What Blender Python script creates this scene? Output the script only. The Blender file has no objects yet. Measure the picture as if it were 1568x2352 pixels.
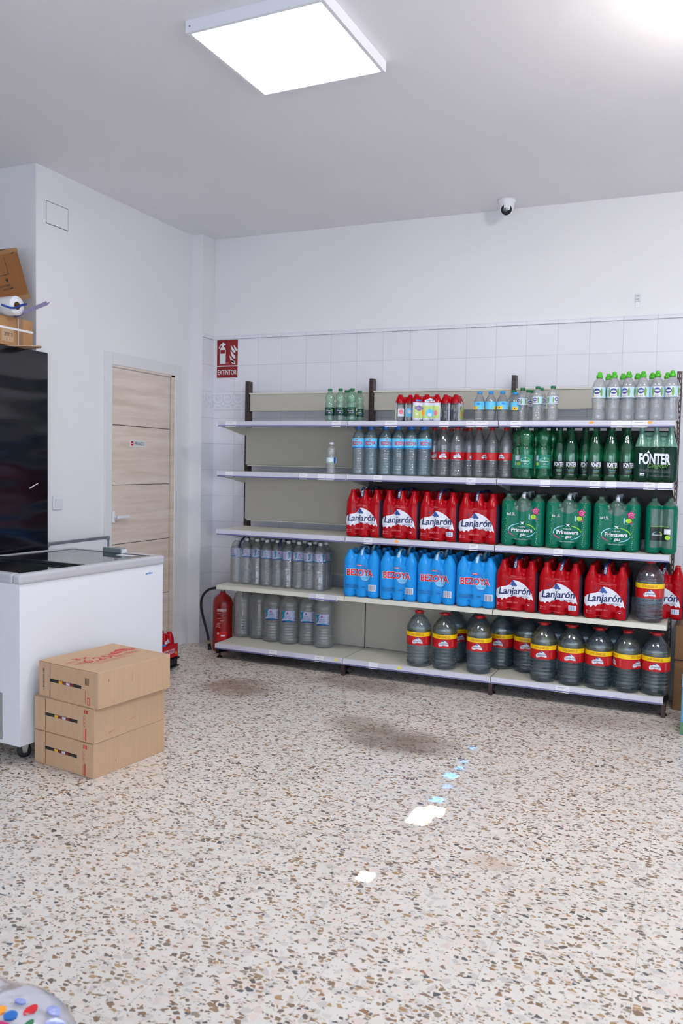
import bpy, bmesh, math, random
from mathutils import Vector, Matrix
from mathutils.bvhtree import BVHTree
from mathutils.geometry import tessellate_polygon
random.seed(7)
S = bpy.context.scene
COL = S.collection
PI = math.pi
H = 3.13            # ceiling height
def lin(c):
    return tuple(((x/255)/12.92 if x/255 <= .04045 else ((x/255+.055)/1.055)**2.4) for x in c) + (1,)

# ---------------------------------------------------------------- camera
cam_d = bpy.data.cameras.new('camera'); cam = bpy.data.objects.new('camera', cam_d); COL.objects.link(cam)
cam_d.sensor_fit = 'VERTICAL'; cam_d.sensor_height = 36; cam_d.lens = 36*1879.9/2352
cam_d.clip_start = .05; cam_d.clip_end = 60
# camera axes in the world: found from the vanishing points of the shelves, the door wall and the uprights
XW = Vector((0.91739, 0.04235, -0.39573)); ZW = Vector((0.020656, -0.99805183, -0.05887176))
XW = (XW - ZW*XW.dot(ZW)).normalized(); YW = ZW.cross(XW)*-1
if YW.z < 0: YW = -YW
right = Vector((XW.x, YW.x, ZW.x)); down = Vector((XW.y, YW.y, ZW.y)); fwd = Vector((XW.z, YW.z, ZW.z))
M = Matrix((right, -down, -fwd)).transposed().to_4x4(); M.translation = (0, 0, 1.42)
cam.matrix_world = M
cam_d.dof.use_dof = True; cam_d.dof.focus_distance = 4.9; cam_d.dof.aperture_fstop = 5.0
S.camera = cam

# ---------------------------------------------------------------- view, world, lights
S.view_settings.view_transform = 'Standard'; S.view_settings.look = 'None'
S.view_settings.gamma = 1; S.view_settings.use_curve_mapping = False; S.view_settings.exposure = 0.22
S.cycles.use_denoising = True
S.cycles.transparent_max_bounces = 32; S.cycles.max_bounces = 12; S.cycles.diffuse_bounces = 4
S.cycles.transmission_bounces = 12; S.cycles.sample_clamp_indirect = 8
S.cycles.caustics_reflective = False; S.cycles.caustics_refractive = False
W = bpy.data.worlds.new('sky'); S.world = W; W.use_nodes = True
wn = W.node_tree.nodes; wl = W.node_tree.links
sky = wn.new('ShaderNodeTexSky'); sky.sky_type = 'HOSEK_WILKIE'; sky.sun_direction = (0, -.87, .5)
wl.new(sky.outputs[0], wn['Background'].inputs[0]); wn['Background'].inputs[1].default_value = 1.0
def lamp(name, kind, loc, energy, color, **k):
    d = bpy.data.lights.new(name, kind); d.energy = energy; d.color = color[:3]
    for a, b in k.items(): setattr(d, a, b)
    o = bpy.data.objects.new(name, d); COL.objects.link(o); o.location = loc; return o
SUN_EL = math.radians(25)
sun = lamp('sun', 'SUN', (0, -8, 6), 80, (1, .96, .9), angle=.004)
sun.rotation_euler = (PI/2 - SUN_EL, 0, 0)
# daylight falling in through the shop window behind the camera
WIN = (-3.2, 2.6, .4, 2.04, -1.9)        # x0 x1 z0 z1 y of the glazing
day = lamp('daylight', 'AREA', ((WIN[0]+WIN[1])/2, WIN[4]-.12, (WIN[2]+WIN[3])/2), 62, (.62, .78, 1), shape='RECTANGLE', size=WIN[1]-WIN[0], size_y=WIN[3]-WIN[2])
day.rotation_euler = (PI/2, 0, 0)
# daylight through the glazed shop door in the right wall
DOORWIN = (-.6, 2.2, .15, 2.25)          # y0 y1 z0 z1
day2 = lamp('daylight_door', 'AREA', (3.57, (DOORWIN[0]+DOORWIN[1])/2, (DOORWIN[2]+DOORWIN[3])/2), 40, (.62, .78, 1), shape='RECTANGLE', size=DOORWIN[3]-DOORWIN[2], size_y=DOORWIN[1]-DOORWIN[0])
day2.rotation_euler = (0, PI/2, 0)
PANEL_E = 21.0; GLOBE_E = 110.0

# ---------------------------------------------------------------- materials
MATS = {}
def newmat(n):
    m = bpy.data.materials.new(n); m.use_nodes = True; MATS[n] = m; return m, m.node_tree.nodes, m.node_tree.links, m.node_tree.nodes['Principled BSDF']
def mat(n, c, rough=.5, metal=0, spec=.5, coat=0, bump=None, var=0, emit=None):
    if n in MATS: return MATS[n]
    m, N, L, P = newmat(n)
    P.inputs['Base Color'].default_value = lin(c); P.inputs['Roughness'].default_value = rough
    P.inputs['Metallic'].default_value = metal; P.inputs['Specular IOR Level'].default_value = spec
    P.inputs['Coat Weight'].default_value = coat; P.inputs['Coat Roughness'].default_value = .06; P.inputs['Coat IOR'].default_value = 1.3
    if emit: P.inputs['Emission Color'].default_value = lin(c); P.inputs['Emission Strength'].default_value = emit
    if bump or var:
        tc = N.new('ShaderNodeTexCoord'); nz = N.new('ShaderNodeTexNoise'); L.new(tc.outputs['Object'], nz.inputs['Vector'])
        nz.inputs['Scale'].default_value = (bump or (20, 0))[0]; nz.inputs['Detail'].default_value = 4
        if bump:
            b = N.new('ShaderNodeBump'); b.inputs['Strength'].default_value = bump[1]; b.inputs['Distance'].default_value = bump[2] if len(bump) > 2 else .002
            L.new(nz.outputs[0], b.inputs['Height']); L.new(b.outputs[0], P.inputs['Normal'])
        if var:
            mx = N.new('ShaderNodeMix'); mx.data_type = 'RGBA'; mx.inputs[6].default_value = lin(tuple(max(0, x-var) for x in c)); mx.inputs[7].default_value = lin(tuple(min(255, x+var) for x in c))
            L.new(nz.outputs[0], mx.inputs[0]); L.new(mx.outputs[2], P.inputs['Base Color'])
    return m
def schlick(N, L, f0, gain=1, normal=None):
    lw = N.new('ShaderNodeLayerWeight'); lw.inputs['Blend'].default_value = .5
    if normal: L.new(normal, lw.inputs['Normal'])
    p = N.new('ShaderNodeMath'); p.operation = 'POWER'; p.inputs[1].default_value = 5; L.new(lw.outputs['Facing'], p.inputs[0])
    m = N.new('ShaderNodeMath'); m.operation = 'MULTIPLY_ADD'; m.use_clamp = True; m.inputs[1].default_value = (1-f0)*gain; m.inputs[2].default_value = f0*gain; L.new(p.outputs[0], m.inputs[0])
    return m.outputs[0]
def clear(n, tint, body, amt=.25, refr=.25, rough=.04, bscale=60, bstr=.5, ior=1.2):
    """clear plastic: tinted see-through + a little bending refraction + a little scatter + sheen"""
    m, N, L, P = newmat(n); N.remove(P); out = N['Material Output']
    tr = N.new('ShaderNodeBsdfTransparent'); tr.inputs[0].default_value = tint+(1,)
    rf = N.new('ShaderNodeBsdfRefraction'); rf.inputs[0].default_value = tint+(1,); rf.inputs['IOR'].default_value = ior; rf.inputs['Roughness'].default_value = .03
    df = N.new('ShaderNodeBsdfDiffuse'); df.inputs[0].default_value = body+(1,)
    gl = N.new('ShaderNodeBsdfGlossy'); gl.inputs['Roughness'].default_value = rough
    tc = N.new('ShaderNodeTexCoord'); nz = N.new('ShaderNodeTexNoise'); nz.inputs['Scale'].default_value = bscale; nz.inputs['Detail'].default_value = 2
    bp = N.new('ShaderNodeBump'); bp.inputs['Strength'].default_value = bstr; bp.inputs['Distance'].default_value = .003
    L.new(tc.outputs['Object'], nz.inputs['Vector']); L.new(nz.outputs[0], bp.inputs['Height'])
    for s in (rf, df, gl): L.new(bp.outputs[0], s.inputs['Normal'])
    a = N.new('ShaderNodeMixShader'); a.inputs[0].default_value = refr; L.new(tr.outputs[0], a.inputs[1]); L.new(rf.outputs[0], a.inputs[2])
    b = N.new('ShaderNodeMixShader'); b.inputs[0].default_value = amt; L.new(a.outputs[0], b.inputs[1]); L.new(df.outputs[0], b.inputs[2])
    c = N.new('ShaderNodeMixShader'); L.new(schlick(N, L, .05, 2.0, bp.outputs[0]), c.inputs[0]); L.new(b.outputs[0], c.inputs[1]); L.new(gl.outputs[0], c.inputs[2])
    L.new(c.outputs[0], out.inputs[0]); return m
def plaster(n, c, sc=9):
    m, N, L, P = newmat(n); P.inputs['Roughness'].default_value = .62
    tc = N.new('ShaderNodeTexCoord'); n1 = N.new('ShaderNodeTexNoise'); n1.inputs['Scale'].default_value = 1.3; n1.inputs['Detail'].default_value = 5
    n2 = N.new('ShaderNodeTexNoise'); n2.inputs['Scale'].default_value = sc*9; n2.inputs['Detail'].default_value = 6
    mx = N.new('ShaderNodeMix'); mx.data_type = 'RGBA'; mx.inputs[6].default_value = lin(tuple(x-5 for x in c)); mx.inputs[7].default_value = lin(tuple(min(255, x+4) for x in c))
    b = N.new('ShaderNodeBump'); b.inputs['Strength'].default_value = .18; b.inputs['Distance'].default_value = .002
    for q in (n1, n2): L.new(tc.outputs['Object'], q.inputs['Vector'])
    L.new(n1.outputs[0], mx.inputs[0]); L.new(mx.outputs[2], P.inputs['Base Color']); L.new(n2.outputs[0], b.inputs['Height']); L.new(b.outputs[0], P.inputs['Normal'])
    return m
plaster('wall_paint', (236, 235, 238)); plaster('ceiling_paint', (240, 238, 242))
def tile_mat(n, axis):
    m, N, L, P = newmat(n); P.inputs['Roughness'].default_value = .22
    tc = N.new('ShaderNodeTexCoord'); sp = N.new('ShaderNodeSeparateXYZ'); cb = N.new('ShaderNodeCombineXYZ'); L.new(tc.outputs['Object'], sp.inputs[0])
    ad = N.new('ShaderNodeMath'); ad.operation = 'ADD'; ad.inputs[1].default_value = .26 + 20.3 if axis == 0 else -5.52 + 20.3
    L.new(sp.outputs[axis], ad.inputs[0]); L.new(ad.outputs[0], cb.inputs[0])
    az = N.new('ShaderNodeMath'); az.operation = 'ADD'; az.inputs[1].default_value = -2.362 + 20.2; L.new(sp.outputs[2], az.inputs[0]); L.new(az.outputs[0], cb.inputs[1])
    br = N.new('ShaderNodeTexBrick'); br.offset = 0; br.squash = 1; br.inputs['Scale'].default_value = 1
    br.inputs['Brick Width'].default_value = .203; br.inputs['Row Height'].default_value = .202; br.inputs['Mortar Size'].default_value = .0016; br.inputs['Mortar Smooth'].default_value = .3
    br.inputs['Color1'].default_value = lin((236, 236, 243)); br.inputs['Color2'].default_value = lin((232, 232, 240)); br.inputs['Mortar'].default_value = lin((205, 205, 214))
    L.new(cb.outputs[0], br.inputs['Vector']); L.new(br.outputs['Color'], P.inputs['Base Color'])
    nz = N.new('ShaderNodeTexNoise'); nz.inputs['Scale'].default_value = 14; L.new(tc.outputs['Object'], nz.inputs['Vector'])
    ma = N.new('ShaderNodeMath'); ma.operation = 'MULTIPLY_ADD'; ma.inputs[1].default_value = -1; L.new(br.outputs['Fac'], ma.inputs[0])
    sc = N.new('ShaderNodeMath'); sc.operation = 'MULTIPLY'; sc.inputs[1].default_value = .35; L.new(nz.outputs[0], sc.inputs[0]); L.new(sc.outputs[0], ma.inputs[2])
    b = N.new('ShaderNodeBump'); b.inputs['Strength'].default_value = .35; b.inputs['Distance'].default_value = .002; L.new(ma.outputs[0], b.inputs['Height']); L.new(b.outputs[0], P.inputs['Normal'])
    return m
tile_mat('wall_tiles', 0); tile_mat('wall_tiles_side', 1)
def frieze_mat():
    m, N, L, P = newmat('frieze'); P.inputs['Roughness'].default_value = .25
    tc = N.new('ShaderNodeTexCoord'); vo = N.new('ShaderNodeTexVoronoi'); vo.inputs['Scale'].default_value = 11; vo.inputs['Randomness'].default_value = 0; L.new(tc.outputs['Object'], vo.inputs['Vector'])
    sn = N.new('ShaderNodeMath'); sn.operation = 'SINE'; mu = N.new('ShaderNodeMath'); mu.operation = 'MULTIPLY'; mu.inputs[1].default_value = 28
    L.new(vo.outputs['Distance'], mu.inputs[0]); L.new(mu.outputs[0], sn.inputs[0])
    mx = N.new('ShaderNodeMix'); mx.data_type = 'RGBA'; mx.inputs[6].default_value = lin((226, 227, 236)); mx.inputs[7].default_value = lin((238, 238, 244)); L.new(sn.outputs[0], mx.inputs[0])
    L.new(mx.outputs[2], P.inputs['Base Color'])
    b = N.new('ShaderNodeBump'); b.inputs['Strength'].default_value = .5; b.inputs['Distance'].default_value = .003; L.new(sn.outputs[0], b.inputs['Height']); L.new(b.outputs[0], P.inputs['Normal'])
frieze_mat()
def terrazzo():
    m, N, L, P = newmat('terrazzo')
    tc = N.new('ShaderNodeTexCoord'); wz = N.new('ShaderNodeTexNoise'); wz.inputs['Scale'].default_value = 22; wz.inputs['Detail'].default_value = 2
    L.new(tc.outputs['Object'], wz.inputs['Vector'])
    vm = N.new('ShaderNodeVectorMath'); vm.operation = 'MULTIPLY_ADD'; vm.inputs[1].default_value = (.012, .012, 0); L.new(wz.outputs['Color'], vm.inputs[0]); L.new(tc.outputs['Object'], vm.inputs[2])
    base = N.new('ShaderNodeMix'); base.data_type = 'RGBA'; base.inputs[6].default_value = lin((214, 208, 200)); base.inputs[7].default_value = lin((234, 229, 222))
    bn = N.new('ShaderNodeTexNoise'); bn.inputs['Scale'].default_value = 7; bn.inputs['Detail'].default_value = 6; L.new(tc.outputs['Object'], bn.inputs['Vector']); L.new(bn.outputs[0], base.inputs[0])
    cur = base.outputs[2]
    def layer(cur, scale, frac, gap, stops, rot, strch):
        mp = N.new('ShaderNodeMapping'); mp.inputs['Rotation'].default_value = (0, 0, rot); mp.inputs['Scale'].default_value = (scale, scale*strch, 1); mp.inputs['Location'].default_value = (rot*3, rot*5, .5)
        L.new(vm.outputs[0], mp.inputs['Vector'])
        v = N.new('ShaderNodeTexVoronoi'); v.voronoi_dimensions = '2D'; v.inputs['Scale'].default_value = 1; L.new(mp.outputs[0], v.inputs['Vector'])
        e = N.new('ShaderNodeTexVoronoi'); e.voronoi_dimensions = '2D'; e.feature = 'DISTANCE_TO_EDGE'; e.inputs['Scale'].default_value = 1; L.new(mp.outputs[0], e.inputs['Vector'])
        sp = N.new('ShaderNodeSeparateColor'); L.new(v.outputs['Color'], sp.inputs[0])
        pick = N.new('ShaderNodeMath'); pick.operation = 'LESS_THAN'; pick.inputs[1].default_value = frac; L.new(sp.outputs[0], pick.inputs[0])
        # the gap differs from stone to stone, so the chips have all sizes
        gp = N.new('ShaderNodeMath'); gp.operation = 'MULTIPLY_ADD'; gp.inputs[1].default_value = gap*1.6; gp.inputs[2].default_value = gap*.4; L.new(sp.outputs[1], gp.inputs[0])
        sub = N.new('ShaderNodeMath'); sub.operation = 'SUBTRACT'; L.new(e.outputs[0], sub.inputs[0]); L.new(gp.outputs[0], sub.inputs[1])
        sm = N.new('ShaderNodeMath'); sm.operation = 'MULTIPLY'; sm.inputs[1].default_value = 30; sm.use_clamp = True; L.new(sub.outputs[0], sm.inputs[0])
        fac = N.new('ShaderNodeMath'); fac.operation = 'MULTIPLY'; L.new(sm.outputs[0], fac.inputs[0]); L.new(pick.outputs[0], fac.inputs[1])
        rp = N.new('ShaderNodeValToRGB'); rp.color_ramp.interpolation = 'CONSTANT'
        while len(rp.color_ramp.elements) < len(stops): rp.color_ramp.elements.new(.5)
        for i, c in enumerate(stops): rp.color_ramp.elements[i].position = i/len(stops); rp.color_ramp.elements[i].color = lin(c)
        L.new(sp.outputs[2], rp.inputs[0])
        mx = N.new('ShaderNodeMix'); mx.data_type = 'RGBA'; L.new(fac.outputs[0], mx.inputs[0]); L.new(cur, mx.inputs[6]); L.new(rp.outputs[0], mx.inputs[7])
        return mx.outputs[2]
    pale = [(222, 206, 198), (228, 214, 204), (212, 206, 200), (230, 222, 214), (204, 198, 192)]
    darkc = [(130, 108, 84), (152, 128, 100), (110, 98, 88), (168, 136, 98), (124, 112, 102), (142, 116, 88), (88, 86, 88), (180, 150, 112), (136, 114, 96), (150, 112, 84), (150, 138, 122)]
    cur = layer(cur, 110, .20, .18, [(160, 148, 138), (130, 120, 112), (180, 166, 152), (200, 188, 176)], .4, 1.2)
    cur = layer(cur, 34, .45, .08, pale, .9, 1.2)
    cur = layer(cur, 66, .24, .15, darkc, .25, 1.35)
    cur = layer(cur, 44, .25, .15, darkc[3:]+darkc[:3], 1.5, 1.45)
    # tile joints every 40 cm
    sp = N.new('ShaderNodeSeparateXYZ'); L.new(tc.outputs['Object'], sp.inputs[0])
    def joint(o, off):
        a = N.new('ShaderNodeMath'); a.operation = 'ADD'; a.inputs[1].default_value = off; L.new(o, a.inputs[0])
        p = N.new('ShaderNodeMath'); p.operation = 'PINGPONG'; p.inputs[1].default_value = .2; L.new(a.outputs[0], p.inputs[0])
        l = N.new('ShaderNodeMath'); l.operation = 'LESS_THAN'; l.inputs[1].default_value = .0009; L.new(p.outputs[0], l.inputs[0]); return l.outputs[0]
    j = N.new('ShaderNodeMath'); j.operation = 'MAXIMUM'; L.new(joint(sp.outputs[0], 20.1), j.inputs[0]); L.new(joint(sp.outputs[1], 20.0), j.inputs[1])
    jf = N.new('ShaderNodeMath'); jf.operation = 'MULTIPLY'; jf.inputs[1].default_value = .45; L.new(j.outputs[0], jf.inputs[0])
    mx = N.new('ShaderNodeMix'); mx.data_type = 'RGBA'; mx.inputs[7].default_value = lin((140, 126, 116)); L.new(jf.outputs[0], mx.inputs[0]); L.new(cur, mx.inputs[6]); cur = mx.outputs[2]
    # worn brown stains with shapes of their own
    sn = N.new('ShaderNodeTexNoise'); sn.inputs['Scale'].default_value = 9; sn.inputs['Detail'].default_value = 8; L.new(tc.outputs['Object'], sn.inputs['Vector'])
    for (x, y, rx, ry, amt, c) in ((-1.35, 3.93, .42, .26, .75, (112, 92, 74)), (-2.6, 4.42, .34, .28, .7, (134, 104, 78)), (-1.62, 4.1, .3, .2, .5, (128, 108, 88)), (-1.95, 4.85, .5, .22, .5, (120, 98, 78)),
                                   (-.55, 4.75, .6, .25, .35, (130, 108, 88)), (-.62, 2.85, .12, .08, .35, (180, 140, 100)), (-2.75, 5.2, .35, .25, .6, (110, 80, 60))):
        sb = N.new('ShaderNodeVectorMath'); sb.operation = 'SUBTRACT'; sb.inputs[1].default_value = (x, y, 0); L.new(tc.outputs['Object'], sb.inputs[0])
        dv = N.new('ShaderNodeVectorMath'); dv.operation = 'DIVIDE'; dv.inputs[1].default_value = (rx, ry, 1); L.new(sb.outputs[0], dv.inputs[0])
        ln = N.new('ShaderNodeVectorMath'); ln.operation = 'LENGTH'; L.new(dv.outputs[0], ln.inputs[0])
        a = N.new('ShaderNodeMath'); a.operation = 'SUBTRACT'; a.inputs[0].default_value = 1; L.new(ln.outputs['Value'], a.inputs[1])
        b = N.new('ShaderNodeMath'); b.operation = 'MULTIPLY_ADD'; b.inputs[1].default_value = 1.6; b.inputs[2].default_value = -.55; L.new(sn.outputs[0], b.inputs[0])
        c2 = N.new('ShaderNodeMath'); c2.operation = 'ADD'; L.new(a.outputs[0], c2.inputs[0]); L.new(b.outputs[0], c2.inputs[1])
        d = N.new('ShaderNodeMath'); d.operation = 'MULTIPLY'; d.use_clamp = True; L.new(c2.outputs[0], d.inputs[0]); d.inputs[1].default_value = 1.0
        d1 = N.new('ShaderNodeMath'); d1.operation = 'MULTIPLY'; d1.use_clamp = True; L.new(a.outputs[0], d1.inputs[0]); d1.inputs[1].default_value = 2.2
        d2 = N.new('ShaderNodeMath'); d2.operation = 'MULTIPLY'; L.new(d.outputs[0], d2.inputs[0]); L.new(d1.outputs[0], d2.inputs[1])
        e = N.new('ShaderNodeMath'); e.operation = 'MULTIPLY'; e.inputs[1].default_value = amt; L.new(d2.outputs[0], e.inputs[0])
        mx = N.new('ShaderNodeMix'); mx.data_type = 'RGBA'; mx.blend_type = 'MIX'; mx.inputs[7].default_value = lin(c); L.new(e.outputs[0], mx.inputs[0]); L.new(cur, mx.inputs[6]); cur = mx.outputs[2]
    L.new(cur, P.inputs['Base Color'])
    rn = N.new('ShaderNodeMapRange'); rn.inputs['To Min'].default_value = .2; rn.inputs['To Max'].default_value = .42; L.new(bn.outputs[0], rn.inputs[0]); L.new(rn.outputs[0], P.inputs['Roughness'])
terrazzo()
def wood():
    m, N, L, P = newmat('pale_oak'); P.inputs['Roughness'].default_value = .45
    tc = N.new('ShaderNodeTexCoord'); mp = N.new('ShaderNodeMapping'); mp.inputs['Scale'].default_value = (1, .7, 9); L.new(tc.outputs['Object'], mp.inputs['Vector'])
    n = N.new('ShaderNodeTexNoise'); n.inputs['Scale'].default_value = 2.4; n.inputs['Detail'].default_value = 9; n.inputs['Distortion'].default_value = .6; L.new(mp.outputs[0], n.inputs['Vector'])
    n2 = N.new('ShaderNodeTexNoise'); n2.inputs['Scale'].default_value = 14; n2.inputs['Detail'].default_value = 5; L.new(mp.outputs[0], n2.inputs['Vector'])
    ad = N.new('ShaderNodeMath'); ad.operation = 'MULTIPLY_ADD'; ad.inputs[1].default_value = .3; L.new(n2.outputs[0], ad.inputs[0]); L.new(n.outputs[0], ad.inputs[2])
    r = N.new('ShaderNodeValToRGB'); r.color_ramp.elements[0].position = .45; r.color_ramp.elements[0].color = lin((212, 195, 182)); r.color_ramp.elements[1].position = .85; r.color_ramp.elements[1].color = lin((232, 218, 207))
    L.new(ad.outputs[0], r.inputs[0]); L.new(r.outputs[0], P.inputs['Base Color'])
wood()
def card(n, c):
    m, N, L, P = newmat(n); P.inputs['Roughness'].default_value = .8
    tc = N.new('ShaderNodeTexCoord'); a = N.new('ShaderNodeTexNoise'); a.inputs['Scale'].default_value = 260; a.inputs['Detail'].default_value = 3
    mp = N.new('ShaderNodeMapping'); mp.inputs['Scale'].default_value = (60, 60, 3); L.new(tc.outputs['Object'], mp.inputs['Vector']); L.new(tc.outputs['Object'], a.inputs['Vector'])
    b = N.new('ShaderNodeTexNoise'); b.inputs['Scale'].default_value = 1; b.inputs['Detail'].default_value = 4; L.new(mp.outputs[0], b.inputs['Vector'])
    mx = N.new('ShaderNodeMix'); mx.data_type = 'RGBA'; mx.inputs[6].default_value = lin(tuple(x-14 for x in c)); mx.inputs[7].default_value = lin(tuple(x+10 for x in c))
    ad = N.new('ShaderNodeMath'); ad.operation = 'MULTIPLY_ADD'; ad.inputs[1].default_value = .5; L.new(a.outputs[0], ad.inputs[0]); m2 = N.new('ShaderNodeMath'); m2.operation = 'MULTIPLY'; m2.inputs[1].default_value = .5; L.new(b.outputs[0], m2.inputs[0]); L.new(m2.outputs[0], ad.inputs[2])
    L.new(ad.outputs[0], mx.inputs[0]); L.new(mx.outputs[2], P.inputs['Base Color'])
    bp = N.new('ShaderNodeBump'); bp.inputs['Strength'].default_value = .15; bp.inputs['Distance'].default_value = .001; L.new(b.outputs[0], bp.inputs['Height']); L.new(bp.outputs[0], P.inputs['Normal'])
card('cardboard', (194, 162, 130)); card('cardboard_tan', (176, 132, 88)); card('cardboard_dark', (134, 86, 42)); card('cardboard_brown_and_shade', (120, 86, 54))  # the last is dark brown board, also used for painted shade at box flaps
mat('cream_metal', (214, 212, 200), .42, bump=(60, .05)); mat('panel_metal', (186, 183, 173), .45, bump=(300, .06, .0006))
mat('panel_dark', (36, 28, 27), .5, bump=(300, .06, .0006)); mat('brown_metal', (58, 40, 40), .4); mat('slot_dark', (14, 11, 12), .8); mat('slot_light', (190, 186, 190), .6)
mat('rail_white', (203, 202, 216), .3); mat('rail_edge', (104, 104, 146), .3); mat('rail_inner', (120, 118, 140), .3)
mat('paper', (232, 231, 238), .7); mat('paper_ink', (120, 118, 128), .7); mat('orange_dot', (250, 165, 50), .6); mat('yellow_dot', (226, 220, 90), .6); mat('pink_ink', (205, 160, 165), .6)
mat('white', (238, 238, 240), .5); mat('white_gloss', (232, 234, 240), .25); mat('lamp_white', (236, 236, 242), .4); mat('black', (10, 10, 12), .35); mat('rubber', (16, 16, 18), .6)
mat('steel', (170, 168, 160), .35, metal=.9); mat('frame_white', (228, 228, 230), .4); mat('lens', (4, 4, 5), .08); mat('lens_in', (70, 70, 76), .1)
mat('sign_red', (136, 6, 16), .4); mat('sign_white', (224, 230, 230), .4); mat('navy', (28, 40, 96), .4); mat('grey_trim', (190, 190, 196), .35); mat('seal_dark', (20, 22, 28), .3); mat('grey_plastic', (128, 140, 144), .35); mat('alu', (150, 150, 162), .3, metal=.6); mat('grille_grey', (150, 152, 150), .45)
mat('ext_red', (140, 6, 12), .3, coat=.3); mat('ext_print', (214, 180, 180), .5); mat('ext_label', (196, 14, 24), .5)
mat('red_print', (196, 62, 60), .7); mat('black_print', (30, 26, 24), .7); mat('strip_yellow', (236, 176, 30), .6); mat('strip_red', (130, 24, 32), .6); mat('strip_white', (210, 205, 215), .6); mat('tape', (150, 112, 74), .25)
film = dict(coat=.45, spec=.12)
mat('film_red', (166, 2, 16), .16, bump=(60, .6, .004), **film); mat('film_blue', (30, 146, 226), .16, bump=(60, .6, .004), **film); mat('film_green', (0, 102, 78), .16, bump=(60, .6, .004), **film)
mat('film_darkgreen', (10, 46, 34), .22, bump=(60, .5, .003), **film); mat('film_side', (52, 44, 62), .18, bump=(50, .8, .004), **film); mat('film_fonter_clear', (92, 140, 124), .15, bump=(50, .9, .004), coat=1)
mat('film_green_clear', (62, 96, 84), .12, bump=(50, 1, .004), coat=1); mat('logo_white', (228, 230, 242), .4); mat('logo_navy', (24, 40, 92), .4); mat('logo_blue', (54, 86, 160), .4); mat('logo_pink', (226, 120, 130), .5)
mat('txt_red', (208, 16, 34), .4); mat('drop_blue', (36, 110, 190), .4); mat('drop_light', (120, 196, 240), .4); mat('arc_cyan', (140, 206, 224), .5); mat('arc_green', (150, 220, 40), .5); mat('arc_magenta', (190, 24, 110), .5); mat('dot_green', (130, 230, 90), .5)
mat('lab_red', (186, 10, 22), .35); mat('lab_yellow', (250, 208, 10), .4); mat('lab_yellow_txt', (176, 70, 0), .5); mat('lab_blue', (104, 200, 244), .35); mat('lab_blue_deep', (30, 130, 215), .35); mat('lab_green', (4, 62, 52), .35); mat('lab_teal', (10, 126, 100), .35); mat('lab_black', (8, 26, 22), .35); mat('lab_white', (222, 226, 240), .4)
mat('lab_lilac', (196, 200, 232), .4); mat('lab_teal_wave', (30, 140, 170), .4); mat('lab_lime', (160, 212, 60), .5); mat('lab_leaf', (110, 160, 70), .5); mat('lab_sky', (190, 222, 240), .4); mat('nest_blue', (24, 60, 150), .35); mat('lab_peach', (150, 202, 236), .4); mat('kid_green', (190, 212, 130), .4); mat('kid_purple', (120, 104, 170), .4)
mat('cap_blue', (24, 112, 214), .35); mat('rail_lilac', (176, 170, 214), .25); mat('strap_blue', (30, 66, 160), .4); mat('cap_red', (176, 14, 24), .35); mat('cap_green', (14, 112, 66), .35); mat('cap_dgreen', (4, 50, 34), .4); mat('cap_lime', (74, 184, 30), .35); mat('cap_white', (222, 226, 232), .4); mat('cap_sky', (30, 150, 220), .35); mat('bag_white', (216, 218, 236), .2, bump=(20, 1, .01), coat=.6); mat('bag_lilac', (150, 160, 214), .25, bump=(20, 1, .01), coat=.6)
mat('green_pack', (70, 130, 60), .4, var=30, bump=(12, 0)); mat('bluepack', (70, 140, 205), .4, var=18, bump=(9, 0)); mat('leather_strip', (150, 130, 100), .6)
clear('clear_water', (.98, .985, .99), (.94, .96, .99), .13, .35, bscale=70, bstr=.7, ior=1.33)
clear('clear_bright', (.97, .975, .985), (.88, .91, .98), .15, .35, bscale=55, bstr=.7, ior=1.33)
clear('clear_blue', (.84, .92, .96), (.56, .78, .90), .09, .4, bscale=80, bstr=.7, ior=1.33)
clear('clear_grey', (.90, .91, .94), (.76, .77, .83), .06, .4, bscale=55, bstr=.6, ior=1.33)
clear('clear_jug', (.82, .90, .95), (.22, .42, .58), .04, .5, bscale=30, bstr=.25, ior=1.33)
clear('clear_rosal', (.95, .97, .97), (.94, .97, .98), .12, .4, bscale=35, bstr=.3, ior=1.33)
clear('clear_green', (.16, .78, .48), (.0, .46, .24), .12, .4, bscale=60, bstr=.7, ior=1.33)
clear('clear_deepgreen', (.24, .76, .54), (.0, .30, .18), .06, .4, bscale=30, bstr=.4, ior=1.33)
clear('clear_palegreen', (.78, .96, .88), (.40, .70, .58), .06, .4, bscale=70, bstr=.7, ior=1.33)
clear('thin_film', (.96, .97, .98), (.7, .72, .76), .05, .0, bscale=30, bstr=1)
clear('bag_film', (.97, .97, .99), (.84, .85, .95), .42, .0, bscale=25, bstr=1)
clear('strip_clear', (.93, .91, .99), (.80, .76, .98), .22, .0, bscale=10)
def glassm(n, tint, rough=.02, k=.04):
    m, N, L, P = newmat(n); N.remove(P); out = N['Material Output']
    tr = N.new('ShaderNodeBsdfTransparent'); tr.inputs[0].default_value = tint+(1,); gl = N.new('ShaderNodeBsdfGlossy'); gl.inputs['Roughness'].default_value = rough
    c = N.new('ShaderNodeMixShader'); L.new(schlick(N, L, k), c.inputs[0]); L.new(tr.outputs[0], c.inputs[1]); L.new(gl.outputs[0], c.inputs[2]); L.new(c.outputs[0], out.inputs[0])
glassm('lid_glass', (.66, .78, .78), .02, .30); glassm('window_glass', (.95, .97, 1)); glassm('blue_glass', (.10, .55, .95)); glassm('red_glass', (1, .5, .6))
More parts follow.
